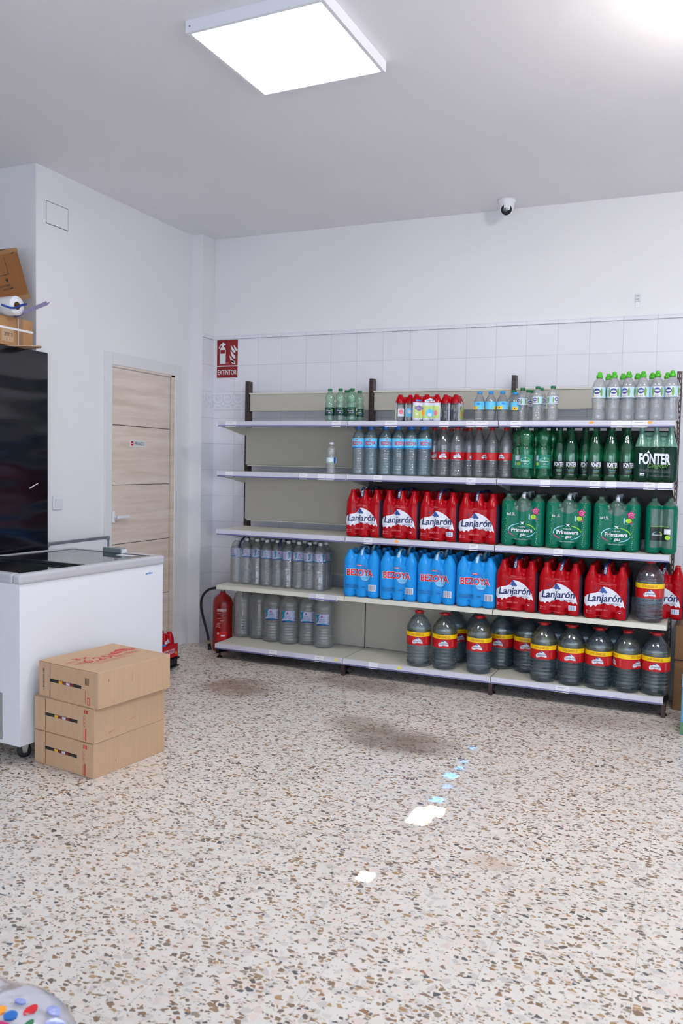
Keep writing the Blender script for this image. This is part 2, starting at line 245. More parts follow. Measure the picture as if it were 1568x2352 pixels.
def blackpanel():
    m, N, L, P = newmat('fridge_black'); P.inputs['Base Color'].default_value = lin((8, 9, 17)); P.inputs['Roughness'].default_value = .16; P.inputs['Specular IOR Level'].default_value = .6
    tc = N.new('ShaderNodeTexCoord'); mp = N.new('ShaderNodeMapping'); mp.inputs['Scale'].default_value = (1, .5, 2.6); L.new(tc.outputs['Object'], mp.inputs['Vector'])
    n = N.new('ShaderNodeTexNoise'); n.inputs['Scale'].default_value = 2.2; n.inputs['Detail'].default_value = 1; L.new(mp.outputs[0], n.inputs['Vector'])
    b = N.new('ShaderNodeBump'); b.inputs['Strength'].default_value = .6; b.inputs['Distance'].default_value = .05; L.new(n.outputs[0], b.inputs['Height']); L.new(b.outputs[0], P.inputs['Normal'])
blackpanel()
m, N, L, P = newmat('led_light'); N.remove(P); em = N.new('ShaderNodeEmission'); em.inputs[0].default_value = (.97, .98, 1, 1); em.inputs[1].default_value = PANEL_E; L.new(em.outputs[0], N['Material Output'].inputs[0])
m, N, L, P = newmat('globe_light'); N.remove(P); em = N.new('ShaderNodeEmission'); em.inputs[0].default_value = (1, .93, .82, 1); em.inputs[1].default_value = GLOBE_E; L.new(em.outputs[0], N['Material Output'].inputs[0])

# ---------------------------------------------------------------- mesh helpers
class MB:
    """collects shapes with a material each and links them as ONE mesh object"""
    def __init__(s): s.v = []; s.f = []; s.m = []; s.s = []; s.mats = []
    def mi(s, n):
        if n not in s.mats: s.mats.append(n)
        return s.mats.index(n)
    def add(s, vs, fs, m, smooth=False):
        o = len(s.v); s.v += [tuple(v) for v in vs]; k = s.mi(m)
        for f in fs: s.f.append([o+i for i in f]); s.m.append(k); s.s.append(smooth)
        return s
    def box(s, x0, x1, y0, y1, z0, z1, m, bev=0, seg=2, xf=None):
        if bev:
            b = bmesh.new(); bmesh.ops.create_cube(b, size=1)
            for v in b.verts: v.co = Vector(((x0+x1)/2+v.co.x*(x1-x0), (y0+y1)/2+v.co.y*(y1-y0), (z0+z1)/2+v.co.z*(z1-z0)))
            bmesh.ops.bevel(b, geom=b.edges[:], offset=bev, segments=seg, profile=.5, affect='EDGES')
            b.verts.index_update(); vs = [v.co.copy() for v in b.verts]; fs = [[v.index for v in f.verts] for f in b.faces]; b.free()
        else:
            vs = [Vector((x, y, z)) for x in (x0, x1) for y in (y0, y1) for z in (z0, z1)]
            fs = [(0, 1, 3, 2), (4, 6, 7, 5), (0, 4, 5, 1), (2, 3, 7, 6), (0, 2, 6, 4), (1, 5, 7, 3)]
        if xf: vs = [xf(v) for v in vs]
        return s.add(vs, fs, m)
    def lathe(s, prof, m, n=24, c=(0, 0, 0), sq=2.0, smooth=True, axis=2, cap0=True, cap1=True, flute=None):
        vs = []; fs = []
        for (r, z) in prof:
            for i in range(n):
                a = 2*PI*i/n; ca, sa = math.cos(a), math.sin(a)
                k = 1 if sq == 2 else (abs(ca)**sq+abs(sa)**sq)**(-1/sq)
                if flute: k *= flute(a, z)
                p = (r*k*ca, r*k*sa, z)
                if axis == 0: p = (p[2], p[0], p[1])
                elif axis == 1: p = (p[0], p[2], p[1])
                vs.append((c[0]+p[0], c[1]+p[1], c[2]+p[2]))
        for j in range(len(prof)-1):
            for i in range(n):
                a, b = j*n+i, j*n+(i+1) % n; q = (a, b, b+n, a+n)
                fs.append(q if axis != 1 else q[::-1])
        if cap0: fs.append(tuple(range(n))[::-1])
        if cap1: fs.append(tuple((len(prof)-1)*n+i for i in range(n)))
        return s.add(vs, fs, m, smooth)
    def tube(s, pts, r, m, n=10, smooth=True):
        pts = [Vector(p) for p in pts]; vs = []; fs = []
        up = Vector((0, 0, 1))
        for i, p in enumerate(pts):
            d = (pts[min(i+1, len(pts)-1)]-pts[max(i-1, 0)]).normalized()
            if abs(d.dot(up)) > .95: up = Vector((1, 0, 0)) if abs(d.x) < .9 else Vector((0, 1, 0))
            a = d.cross(up).normalized(); b = d.cross(a).normalized(); up = -b if b.dot(up) < 0 else b
            a = d.cross(up).normalized(); b = up
            rr = r[i] if isinstance(r, (list, tuple)) else r
            for k in range(n): vs.append(p+a*math.cos(2*PI*k/n)*rr+b*math.sin(2*PI*k/n)*rr)
        for j in range(len(pts)-1):
            for k in range(n): fs.append((j*n+k, j*n+(k+1) % n, (j+1)*n+(k+1) % n, (j+1)*n+k))
        fs.append(tuple(range(n))); fs.append(tuple((len(pts)-1)*n+i for i in range(n))[::-1])
        return s.add(vs, fs, m, smooth)
    def strip(s, pts, w, m, t=.0015, side=(1, 0, 0)):
        """a band of width w along pts, with thickness t"""
        pts = [Vector(p) for p in pts]; side = Vector(side).normalized(); vs = []; fs = []
        for i, p in enumerate(pts):
            d = (pts[min(i+1, len(pts)-1)]-pts[max(i-1, 0)]).normalized(); n = d.cross(side).normalized()
            for a, b in ((-1, -1), (1, -1), (1, 1), (-1, 1)): vs.append(p+side*a*w/2+n*b*t/2)
        for j in range(len(pts)-1):
            for k in range(4): fs.append((j*4+k, j*4+(k+1) % 4, (j+1)*4+(k+1) % 4, (j+1)*4+k))
        fs.append((3, 2, 1, 0)); e = (len(pts)-1)*4; fs.append((e, e+1, e+2, e+3))
        return s.add(vs, fs, m, True)
    def prism(s, poly, place, t, m):
        """2-D polygon through place(u, v, w), w from 0 to t"""
        n = len(poly); tr = tessellate_polygon([[Vector((p[0], p[1], 0)) for p in poly]])
        vs = [place(u, v, 0) for u, v in poly]+[place(u, v, t) for u, v in poly]
        fs = [tuple(x) for x in tr]+[tuple(i+n for i in x[::-1]) for x in tr]+[(i, (i+1) % n, (i+1) % n+n, i+n) for i in range(n)]
        return s.add(vs, fs, m)
    def flat(s, tri, place, m):
        vs, fs = tri; return s.add([place(*v) for v in vs], fs, m)
    def mesh(s, name='mesh'):
        me = bpy.data.meshes.new(name); me.from_pydata(s.v, [], s.f)
        for k in s.mats: me.materials.append(MATS[k])
        me.polygons.foreach_set('material_index', s.m); me.polygons.foreach_set('use_smooth', s.s); me.update()
        return me
    def build(s, name, parent=None, loc=None, rz=None, recalc=False):
        me = s.mesh(name)
        if recalc:
            b = bmesh.new(); b.from_mesh(me); bmesh.ops.recalc_face_normals(b, faces=b.faces[:]); b.to_mesh(me); b.free()
        o = bpy.data.objects.new(name, me); COL.objects.link(o)
        if parent: o.parent = parent
        if loc: o.location = loc
        if rz is not None: o.rotation_euler = (0, 0, rz)
        return o
def empty(name, loc=(0, 0, 0), rz=0):
    o = bpy.data.objects.new(name, None); COL.objects.link(o); o.location = loc; o.rotation_euler = (0, 0, rz); o.empty_display_size = .05; return o
def tag(o, label, cat, group=None):
    o['label'] = label; o['category'] = cat
    if group: o['group'] = group
    elif 'group' in o: del o['group']
    return o
def struct(o): o['kind'] = 'structure'; return o
def copy_tree(o, parent=None):
    c = o.copy(); COL.objects.link(c)
    if parent: c.parent = parent; c.matrix_parent_inverse = o.matrix_parent_inverse.copy()
    for ch in list(o.children): copy_tree(ch, c)
    return c
USED = set()
def put(proto, loc, rz, label, cat, group=None):
    o = copy_tree(proto) if proto.name in USED else proto
    USED.add(proto.name); o.location = loc; o.rotation_euler = (0, 0, rz); return tag(o, label, cat, group)

# 2-D artwork: (verts, faces)
_tx = {}
def text(t, h, bold=0, xs=1, shear=0, w=None, u=0, v=0, rot=0):
    """lettering centred on (u, v); h = capital height, w = forced width"""
    key = (t, bold, shear)
    if key not in _tx:
        c = bpy.data.curves.new('lettering', 'FONT'); c.body = t; c.size = 1; c.shear = shear; c.offset = bold; c.fill_mode = 'FRONT'; c.resolution_u = 3
        o = bpy.data.objects.new('lettering', c); COL.objects.link(o)
        dg = bpy.context.evaluated_depsgraph_get(); dg.update(); me = bpy.data.meshes.new_from_object(o.evaluated_get(dg))
        vs = [(q.co.x, q.co.y) for q in me.vertices]; fs = [tuple(p.vertices) for p in me.polygons]
        bpy.data.objects.remove(o); bpy.data.curves.remove(c); bpy.data.meshes.remove(me); _tx[key] = (vs, fs)
    vs, fs = _tx[key]; k = h/.7
    x0 = min(a for a, b in vs); x1 = max(a for a, b in vs)
    if w: xs = w/((x1-x0)*k)
    cr, sr = math.cos(rot), math.sin(rot); out = []
    for a, b in vs:
        x = (a-(x0+x1)/2)*k*xs; y = (b-.35)*k; out.append((u+x*cr-y*sr, v+x*sr+y*cr))
    return out, fs
def poly(pts):
    tr = tessellate_polygon([[Vector((p[0], p[1], 0)) for p in pts]]); return [tuple(p) for p in pts], [tuple(t) for t in tr]
def rect(u, v, w, h): return [(u-w/2, v-h/2), (u+w/2, v-h/2), (u+w/2, v+h/2), (u-w/2, v+h/2)], [(0, 1, 2, 3)]
def ell(u, v, rx, ry, n=18): return [(u+rx*math.cos(2*PI*i/n), v+ry*math.sin(2*PI*i/n)) for i in range(n)], [tuple(range(n))]
def arc(u, v, rx, ry, a0, a1, w, n=10):
    vs = []; fs = []
    for i in range(n+1):
        a = math.radians(a0+(a1-a0)*i/n); q = w*(.35+.65*math.sin(PI*i/n))
        for k in (-.5, .5): vs.append((u+(rx+k*q)*math.cos(a), v+(ry+k*q)*math.sin(a)))
    for i in range(n): fs.append((2*i, 2*i+1, 2*i+3, 2*i+2))
    return vs, fs
def bars(u, v, w, h, n=9):
    vs = []; fs = []
    for i in range(n):
        x = u-w/2+w*(i+.5)/n; b = w/n*(.3 if i % 3 else .65)/1
        o = len(vs); vs += [(x-b/2, v-h/2), (x+b/2, v-h/2), (x+b/2, v+h/2), (x-b/2, v+h/2)]; fs.append((o, o+1, o+2, o+3))
    return vs, fs
def refine(shape, Lm):
    vs, fs = list(shape[0]), []
    st = []
    for f in shape[1]:
        for i in range(1, len(f)-1): st.append((f[0], f[i], f[i+1]))
    mid = {}
    while st:
        t = st.pop(); e = [((vs[t[i]][0]-vs[t[(i+1) % 3]][0])**2+(vs[t[i]][1]-vs[t[(i+1) % 3]][1])**2, i) for i in range(3)]; d, i = max(e)
        if d <= Lm*Lm: fs.append(t); continue
        a, b, c = t[i], t[(i+1) % 3], t[(i+2) % 3]; k = (min(a, b), max(a, b))
        if k not in mid: mid[k] = len(vs); vs.append(((vs[a][0]+vs[b][0])/2, (vs[a][1]+vs[b][1])/2))
        q = mid[k]; st += [(a, q, c), (q, b, c)]
    return vs, fs
def cyl(mb, shape, R, m, a0=0, off=.0004, rf=None):
    """artwork wrapped round an upright cylinder; u = 0 faces -Y"""
    sh = refine(shape, .012)
    mb.add([((R+off)*math.sin(u/R+a0), -(R+off)*math.cos(u/R+a0), v) for u, v in sh[0]], sh[1], m)
def interp(prof, z):
    for (r0, z0), (r1, z1) in zip(prof, prof[1:]):
        if z0 <= z <= z1: return r0+(r1-r0)*(z-z0)/max(1e-6, z1-z0)
    return prof[-1][0]

# recurring artwork
def mountain(u, v, w, h):
    P = [(-.5, -.30), (-.49, -.06), (-.43, .06), (-.34, .14), (-.22, .18), (-.14, .24), (-.08, .40), (-.03, .49), (.06, .47), (.17, .38), (.29, .24), (.39, .07), (.46, -.14), (.5, -.46), (.44, -.36), (.40, -.44), (.34, -.34), (.28, -.40), (.18, -.30), (.10, -.34), (.0, -.26), (-.08, -.34), (-.16, -.36), (-.2, -.46), (-.26, -.38), (-.32, -.5), (-.36, -.42), (-.44, -.46)]
    return poly([(u+a*w, v+b*h) for a, b in P])
def peak(u, v, w, h): return poly([(u+a*w, v+b*h) for a, b in [(-.5, -.4), (-.35, -.1), (-.25, .0), (-.2, .45), (0, .5), (.2, .2), (.5, -.3), (.35, -.5), (.1, -.35), (-.1, -.5), (-.3, -.3)]])
def star(u, v, r, n=5, q=.5):
    return poly([(u+(r if i % 2 == 0 else r*q)*math.sin(PI*i/n), v+(r if i % 2 == 0 else r*q)*math.cos(PI*i/n)) for i in range(2*n)])
def logo_red(F, u, v, k, small=False):
    F(mountain(u, v, .225*k, .125*k), 'logo_white'); F(peak(u-.008*k, v+.040*k, .05*k, .036*k), 'logo_blue')
    F(poly([(u-.05*k, v+.034*k), (u-.044*k, v+.05*k), (u-.053*k, v+.058*k)]), 'logo_navy')
    F(text('Lanjarón', .040*k, .024, w=.190*k, shear=.18, u=u+.002*k, v=v-.004*k, rot=.03), 'logo_navy'); F(poly([(u-.100*k, v-.024*k), (u-.060*k, v-.030*k), (u-.050*k, v-.022*k), (u-.075*k, v-.022*k)]), 'logo_navy')
    if not small: F(text('AGUA DE SIERRA NEVADA', .0075*k, w=.095*k, u=u+.045*k, v=v-.036*k, rot=-.03), 'logo_navy')

# ---------------------------------------------------------------- bottles
CAPS = {}
def bottle(name, prof, glass, capm, capr, capz, labels=None, sq=2.0, n=24, flute=None, cap_style=0, cut_label=True):
    """thing: body, cap and wrapped label (labels = function(mb) or None)"""
    r = empty(name)
    MB().lathe(prof, glass, n, sq=sq, flute=flute).build('bottle_body', r)
    c = MB(); a, b = capz
    c.lathe([(capr*.94, a), (capr, a+.001), (capr, b-.003), (capr*.9, b)], capm, 18, flute=lambda t, z: 1+.02*math.cos(t*18))
    if cap_style == 1: c.lathe([(capr*.62, b), (capr*.7, b+.004), (capr*.66, b+.013), (capr*.45, b+.018)], capm, 16); c.box(-.003, .003, -capr*1.05, -capr*.6, b-.004, b+.006, capm, .001)
    if cap_style == 2: c.box(-capr*1.5, capr*1.5, -.006, .006, b-.007, b-.002, capm, .002)
    c.build('cap', r)
    if labels:
        for nm, fn in labels:
            q = MB(); fn(q); q.build(nm, r)
    return r
def ribs(z0, z1, r, n, d=.0026):
    """n rounded rings between z0 and z1"""
    m = 5*n
    return [(r-d*(.5-.5*math.cos(2*PI*n*i/m))**1.5, z0+(z1-z0)*i/m) for i in range(m+1)]
def band(mb, R, z0, z1, m, a0=-PI, a1=PI, off=.0006, n=36, arcn=None):
    vs = []; fs = []; n = max(4, int(n*(a1-a0)/(2*PI)))
    for i in range(n+1):
        a = a0+(a1-a0)*i/n
        for z in (z0, z1): vs.append(((R+off)*math.sin(a), -(R+off)*math.cos(a), z))
    for i in range(n): fs.append((2*i, 2*i+2, 2*i+3, 2*i+1))
    mb.add(vs, fs, m, True)
def lab_bezoya(q):
    R = .0442
    band(q, R, .176, .240, 'lab_blue'); band(q, R, .176, .184, 'lab_blue_deep', off=.0008); band(q, R, .176, .236, 'lab_blue_deep', 1.25, 1.75, off=.0008)
    for a in (0, 2.3, -2.3):
        cyl(q, arc(0, .194, .018, .014, 180, 360, .004), R, 'drop_blue', a, .0010)
        cyl(q, text('BEZOYA', .022, .034, w=.074, u=0, v=.208), R, 'txt_red', a, .0012); cyl(q, rect(0, .232, .014, .005), R, 'txt_red', a, .0012)
def lab_lanj(q):
    R = .0438; band(q, R, .112, .158, 'lab_red')
    for a in (0, PI):
        cyl(q, mountain(0, .135, .05, .036), R, 'logo_white', a, .0010); cyl(q, peak(0, .148, .014, .010), R, 'logo_blue', a, .0013); cyl(q, text('Lanjarón', .009, .01, w=.042, u=0, v=.134), R, 'logo_navy', a, .0014)
        for k in range(4): cyl(q, rect(.05, .150-k*.007, .02, .0012), R, 'logo_pink', a, .0011)
def lab_prim(q):
    R = .0435; band(q, R, .066, .150, 'lab_teal')
    for a in (0, 2.6):
        for (a0, a1, m) in ((95, 190, 'arc_cyan'), (5, 80, 'arc_green'), (190, 240, 'arc_magenta'), (285, 355, 'arc_cyan')): cyl(q, arc(0, .108, .034, .021, a0, a1, .003), R, m, a, .0010)
        cyl(q, text('Primavera', .011, .012, w=.052, u=0, v=.110), R, 'logo_white', a, .0012); cyl(q, text('gas', .009, .01, w=.014, u=0, v=.095), R, 'logo_white', a, .0012)
        cyl(q, star(0, .128, .009, 4, .25), R, 'logo_white', a, .0012); cyl(q, text('Agua Mineral Natural', .004, w=.042, u=0, v=.079), R, 'logo_white', a, .0012)
    cyl(q, rect(0, .128, .028, .030), R, 'lab_white', -1.25, .0010); cyl(q, ell(.006, .093, .012, .012), R, 'lab_lime', -1.25, .0010); cyl(q, rect(-.012, .095, .006, .024), R, 'arc_cyan', -1.25, .0010)
def lab_fonter(q):
    R = .0430; band(q, R, .036, .112, 'lab_black')
    for a in (0, 2.5, -2.5):
        cyl(q, text('FONTER', .026, .03, w=.062, u=0, v=.094), R, 'logo_white', a, .0010); cyl(q, text('Original', .008, 0, w=.036, shear=.4, u=.006, v=.077), R, 'lab_leaf', a, .0010)
        for k in range(3): cyl(q, rect(0, .062-k*.006, .038-.004*k, .0012), R, 'arc_cyan' if k < 2 else 'lab_lime', a, .0010)
def lab_smallgreen(q):
    R = .0330; band(q, R, .040, .094, 'lab_green')
    for a in (0, PI):
        for (a0, a1, m) in ((95, 190, 'arc_cyan'), (5, 80, 'arc_green'), (190, 240, 'arc_magenta'), (285, 355, 'arc_cyan')): cyl(q, arc(0, .068, .024, .015, a0, a1, .0022), R, m, a, .0008)
        cyl(q, text('Primavera', .008, .01, w=.038, u=0, v=.070), R, 'logo_white', a, .0010); cyl(q, text('gas', .006, .01, w=.010, u=0, v=.060), R, 'logo_white', a, .0010)
    cyl(q, ell(.052, .078, .010, .010), R, 'lab_white', 0, .0009); cyl(q, ell(.048, .052, .006, .006), R, 'yellow_dot', 0, .0009)
def lab_nest(R, z0, z1):
    def f(q):
        h = z1-z0; band(q, R, z0, z1, 'lab_sky')
        for a in (-.45, 1.65, 3.7):
            cyl(q, rect(0, (z0+z1)/2, R*1.25, h*.99), R, 'lab_white', a, .0008)
            cyl(q, ell(0, z0+h*.60, h*.30, h*.27), R, 'nest_blue', a, .0010); cyl(q, ell(0, z0+h*.60, h*.25, h*.09), R, 'logo_white', a, .0012); cyl(q, rect(0, z0+h*.44, h*.18, h*.07), R, 'arc_magenta', a, .0012)
            cyl(q, ell(R*.62, z0+h*.5, h*.12, h*.42, 8), R, 'lab_leaf', a, .0010); cyl(q, ell(-R*.6, z0+h*.5, h*.10, h*.44, 8), R, 'lab_leaf', a, .0010); cyl(q, rect(0, z0+h*.16, h*.7, h*.06), R, 'paper_ink', a, .0010)
            cyl(q, rect(-R*.5, z0+h*.12, h*.09, h*.12), R, 'orange_dot', a, .0011)
    return f
def lab_blueyellow(q):
    R = .0345; band(q, R, .072, .120, 'lab_blue'); band(q, R, .072, .092, 'lab_yellow', -1.3, -.3, off=.0009); band(q, R, .072, .092, 'lab_yellow', .9, 1.6, off=.0009); band(q, R, .072, .088, 'orange_dot', 2.2, 3.0, off=.0009)
    cyl(q, ell(-.004, .107, .012, .007), R, 'lab_blue_deep', 0, .0010); cyl(q, rect(.012, .105, .004, .006), R, 'lab_blue_deep', 0, .0010); cyl(q, bars(.0, .104, .022, .022), R, 'logo_white', 1.9, .0010)
    cyl(q, ell(-.03, .083, .004, .005), R, 'strip_red', 0, .0011)
def lab_rosal(R, z0, z1, a0=-PI, a1=PI):
    def f(q):
        h = z1-z0; band(q, R, z0, z1, 'lab_lilac', a0, a1); band(q, R, z0, z0+h*.08, 'nest_blue', a0, a1, off=.0009)
        for a in ((0, 2.2, -2.2) if a1 > 3 else (0,)):
            cyl(q, poly([(-h*.62, z0+h*.1), (-h*.5, z0+h*.5), (-h*.62, z0+h*.95), (-h*.2, z0+h*.97), (-h*.32, z0+h*.75), (-h*.28, z0+h*.45), (-h*.4, z0+h*.3)]), R, 'lab_teal_wave', a, .0009)
            cyl(q, ell(-h*.02, z0+h*.80, h*.055, h*.10, 8), R, 'arc_magenta', a, .0011); cyl(q, arc(-h*.02, z0+h*.62, h*.26, h*.12, 20, 160, h*.03), R, 'nest_blue', a, .0011)
            cyl(q, text('AGUA', h*.13, .01, w=h*.42, u=h*.02, v=z0+h*.55), R, 'nest_blue', a, .0012); cyl(q, text('DEL ROSAL', h*.13, .01, w=h*.62, u=h*.06, v=z0+h*.36), R, 'nest_blue', a, .0012)
            cyl(q, poly([(-h*.5, z0+h*.08), (h*.5, z0+h*.08), (h*.2, z0+h*.22), (-h*.2, z0+h*.17)]), R, 'lab_teal_wave', a, .0010)
            for k in range(6): cyl(q, rect(h*.62, z0+h*(.85-k*.07), h*.22, h*.02), R, 'paper_ink', a, .0010)
            cyl(q, bars(h*.62, z0+h*.28, h*.2, h*.2, 7), R, 'nest_blue', a, .0010)
    return f
def lab_jug(q):
    R = .0790
    for mz0, mz1, m in ((.143, .200, 'lab_red'), (.200, .227, 'lab_yellow')): band(q, R, mz0, mz1, m, n=48)
    for a in (-.1, 2.2, -2.2):
        cyl(q, text('EXTRA GRANDE 6,25L', .014, .012, w=.088, u=0, v=.2135), R, 'lab_yellow_txt', a, .0010)
        cyl(q, mountain(0, .172, .068, .042), R, 'logo_white', a, .0010); cyl(q, peak(-.002, .188, .02, .013), R, 'logo_blue', a, .0013); cyl(q, text('Lanjarón', .011, .01, w=.056, u=0, v=.171), R, 'logo_navy', a, .0014)
        for k in range(6): cyl(q, rect(.062, .190-k*.007, .012, .0022), R, 'logo_pink', a, .0010)

P_BEZ = [(.030, 0), (.040, .004), (.0435, .014)]+ribs(.02, .170, .0435, 9)+[(.0432, .174), (.0432, .242), (.042, .250), (.034, .272), (.022, .290), (.0135, .298), (.0135, .306)]
P_LAN = [(.028, 0), (.040, .004), (.0430, .014)]+ribs(.02, .104, .043, 5, .0022)+[(.0430, .108), (.0430, .160), (.0438, .172), (.0440, .196), (.043, .214), (.039, .236), (.030, .262), (.018, .284), (.0135, .296), (.0135, .304)]
P_PRI = [(.026, 0), (.038, .005), (.0425, .022), (.0425, .150), (.0430, .162), (.0440, .176), (.040, .195), (.032, .206), (.031, .212), (.037, .222), (.0415, .240), (.0425, .258), (.039, .278), (.028, .292), (.0135, .302), (.0135, .308)]
P_FON = [(.024, 0), (.036, .005), (.0420, .024), (.0422, .034), (.0422, .115), (.0432, .126), (.0436, .150), (.042, .178), (.036, .212), (.028, .240), (.019, .268), (.0145, .286), (.0135, .300), (.0135, .306)]
P_SG = [(.020, 0), (.029, .004), (.0325, .014), (.031, .028), (.0322, .038), (.0322, .096), (.0335, .110), (.031, .126), (.0265, .132), (.0265, .137), (.0315, .146), (.033, .160), (.030, .176), (.022, .190), (.0130, .198), (.0130, .206)]
P_NEST = [(.022, 0), (.029, .004), (.0320, .012)]+ribs(.018, .072, .0318, 4, .002)+[(.029, .080), (.0285, .088), (.0325, .104), (.0326, .146), (.0318, .160), (.027, .176), (.019, .188), (.0130, .193), (.0130, .198)]
P_BLUE = [(.022, 0), (.031, .003), (.0338, .010)]+ribs(.014, .066, .0338, 4)+[(.0338, .070), (.0338, .122), (.031, .136), (.023, .154), (.0135, .166), (.0135, .172)]
P_SPORT = [(.028, 0), (.037, .004), (.0395, .012), (.0385, .040), (.0345, .062), (.0340, .078), (.0370, .100), (.0395, .122), (.0395, .134), (.0395, .198), (.0385, .208), (.031, .228), (.020, .244), (.0135, .250), (.0135, .256)]
P_ONE = [(.022, 0), (.0305, .004), (.0322, .014), (.0322, .066), (.0330, .070), (.0330, .112), (.032, .118), (.0275, .124), (.0275, .129), (.0320, .140), (.0325, .155), (.030, .170), (.022, .184), (.0130, .192), (.0130, .200)]
P_RJ = [(.055, 0), (.067, .005), (.0715, .018)]+ribs(.03, .150, .0720, 6, .003)+[(.0722, .158), (.0722, .246)]+ribs(.25, .275, .0720, 1, .003)+[(.0705, .285), (.061, .318), (.044, .342), (.026, .352), (.024, .360)]
P_LJ = [(.060, 0), (.074, .005), (.0785, .02)]+ribs(.03, .136, .0785, 5, .0050)+[(.0780, .140), (.0780, .229), (.0800, .234), (.0770, .240), (.0800, .247), (.0795, .256), (.0735, .272), (.058, .300), (.040, .322), (.029, .332), (.026, .345)]
P_ROS = [(.028, 0), (.038, .004), (.0415, .012)]+ribs(.018, .180, .0415, 9, .0018)+[(.039, .188), (.0415, .196), (.0415, .258), (.040, .268), (.033, .288), (.021, .304), (.0135, .310), (.0135, .316)]

# ---------------------------------------------------------------- film packs
def film_form(prof, pitch, slab, vox=.0042, smooth=5):
    """six bottles (3 x 2) drawn together by shrink film, as one closed skin"""
    b = MB()
    for i in (-1, 0, 1):
        for j in (-.5, .5): b.lathe(prof, 'white', 22, c=(i*pitch, j*pitch, 0))
    for (x, y, z0, z1) in slab: b.box(-x, x, -y, y, z0, z1, 'white')
    me = b.mesh('skin'); o = bpy.data.objects.new('skin', me); COL.objects.link(o)
    r = o.modifiers.new('r', 'REMESH'); r.mode = 'VOXEL'; r.voxel_size = vox; r.use_smooth_shade = True
    s = o.modifiers.new('s', 'SMOOTH'); s.factor = .5; s.iterations = smooth
    dg = bpy.context.evaluated_depsgraph_get(); dg.update(); out = bpy.data.meshes.new_from_object(o.evaluated_get(dg))
    bpy.data.objects.remove(o); bpy.data.meshes.remove(me)
    V = [v.co.copy() for v in out.vertices]; F = [tuple(p.vertices) for p in out.polygons]; bpy.data.meshes.remove(out)
    return V, F
def make_pack(name, form, region, art, handle=None, art_side=None):
    V, F = form; mb = MB()
    mb.v = [tuple(v) for v in V]
    for f in F:
        c = sum((V[i] for i in f), Vector())/len(f); n = (V[f[1]]-V[f[0]]).cross(V[f[2]]-V[f[1]])
        n = n.normalized() if n.length else Vector((0, 0, 1))
        mb.f.append(list(f)); mb.m.append(mb.mi(region(c, n))); mb.s.append(True)
    bvh = BVHTree.FromPolygons(V, F)
    def on(axis):
        def F2(shape, m, lift=0):
            LIFT[0] += .00012; sh = refine(shape, .006); vs = []; last = -.05 if axis == 0 else .09
            for u, v in sh[0]:
                if axis == 0: o, d = Vector((u, -.5, v)), Vector((0, 1, 0))
                else: o, d = Vector((.5, u, v)), Vector((-1, 0, 0))
                h = bvh.ray_cast(o, d)[0]
                if h is None: h = Vector((u, last, v)) if axis == 0 else Vector((last, u, v))
                last = h.y if axis == 0 else h.x
                vs.append(h-d*(.0006+LIFT[0]))
            mb.add(vs, sh[1], m)
        return F2
    LIFT = [0]
    if art: art(on(0))
    LIFT[0] = 0
    if art_side: art_side(on(1))
    r = empty(name); mb.build('shrink_film', r)
    if handle: handle(r)
    return r
def handle_strip(m, tx=None, tm='logo_white', top=.332, yf=.068, w=.020, dx=0, tw=0.3, tagm=None):
    """carrying loop over the pack, a printed tag on its front"""
    def f(r):
        prof = [(-yf, .258), (-yf-.001, .285), (-yf+.004, .312), (-yf+.022, .328), (-.022, top), (.022, top), (yf-.022, .328), (yf-.004, .31), (yf, .275)]
        q = MB(); q.strip([(dx+tw*.018*(z-.26)/.07*(1 if y < 0 else .6), y, z) for y, z in prof], w, m)
        if tx:
            sh = refine(text(tx, w*.62, .02, w=.040), .01)
            q.add([(dx+tw*.018*(.29+u-.26)/.07-v*(-1)*1.0*(-1), -yf-.0028, .288+u) for u, v in sh[0]], [t[::-1] for t in sh[1]], tm)
        elif tagm:
            q.add([(dx+u, -yf-.0024, .290+v) for u, v in bars(0, 0, w*.7, .03, 5)[0]], bars(0, 0, w*.7, .03, 5)[1], tagm)
        q.build('carry_handle', r)
    return f
def art_redpack(extra):
    def A(F):
        logo_red(F, -.010, .132, 1.02)
        F(text('DESDE 1818', .009, .01, w=.066, u=-.022, v=.056), 'logo_pink'); F(text('+3000m', .009, 0, w=.036, u=-.022, v=.218), 'logo_pink'); F(rect(-.006, .206, .07, .0016), 'logo_pink')
        F(text('6x1,5L', .008, 0, w=.030, u=-.090, v=.047), 'logo_pink'); F(rect(-.108, .042, .005, .022), 'logo_pink'); F(rect(-.088, .034, .030, .0016), 'logo_pink')
        F(rect(-.024, .020, .07, .0014), 'logo_pink')
        if extra: F(rect(.076, .050, .044, .030), 'logo_white'); F(bars(.076, .050, .038, .024), 'logo_blue')
        else: F(arc(.078, .036, .020, .020, 10, 170, .0012), 'logo_pink'); F(rect(.078, .046, .012, .004), 'logo_white')
    return A
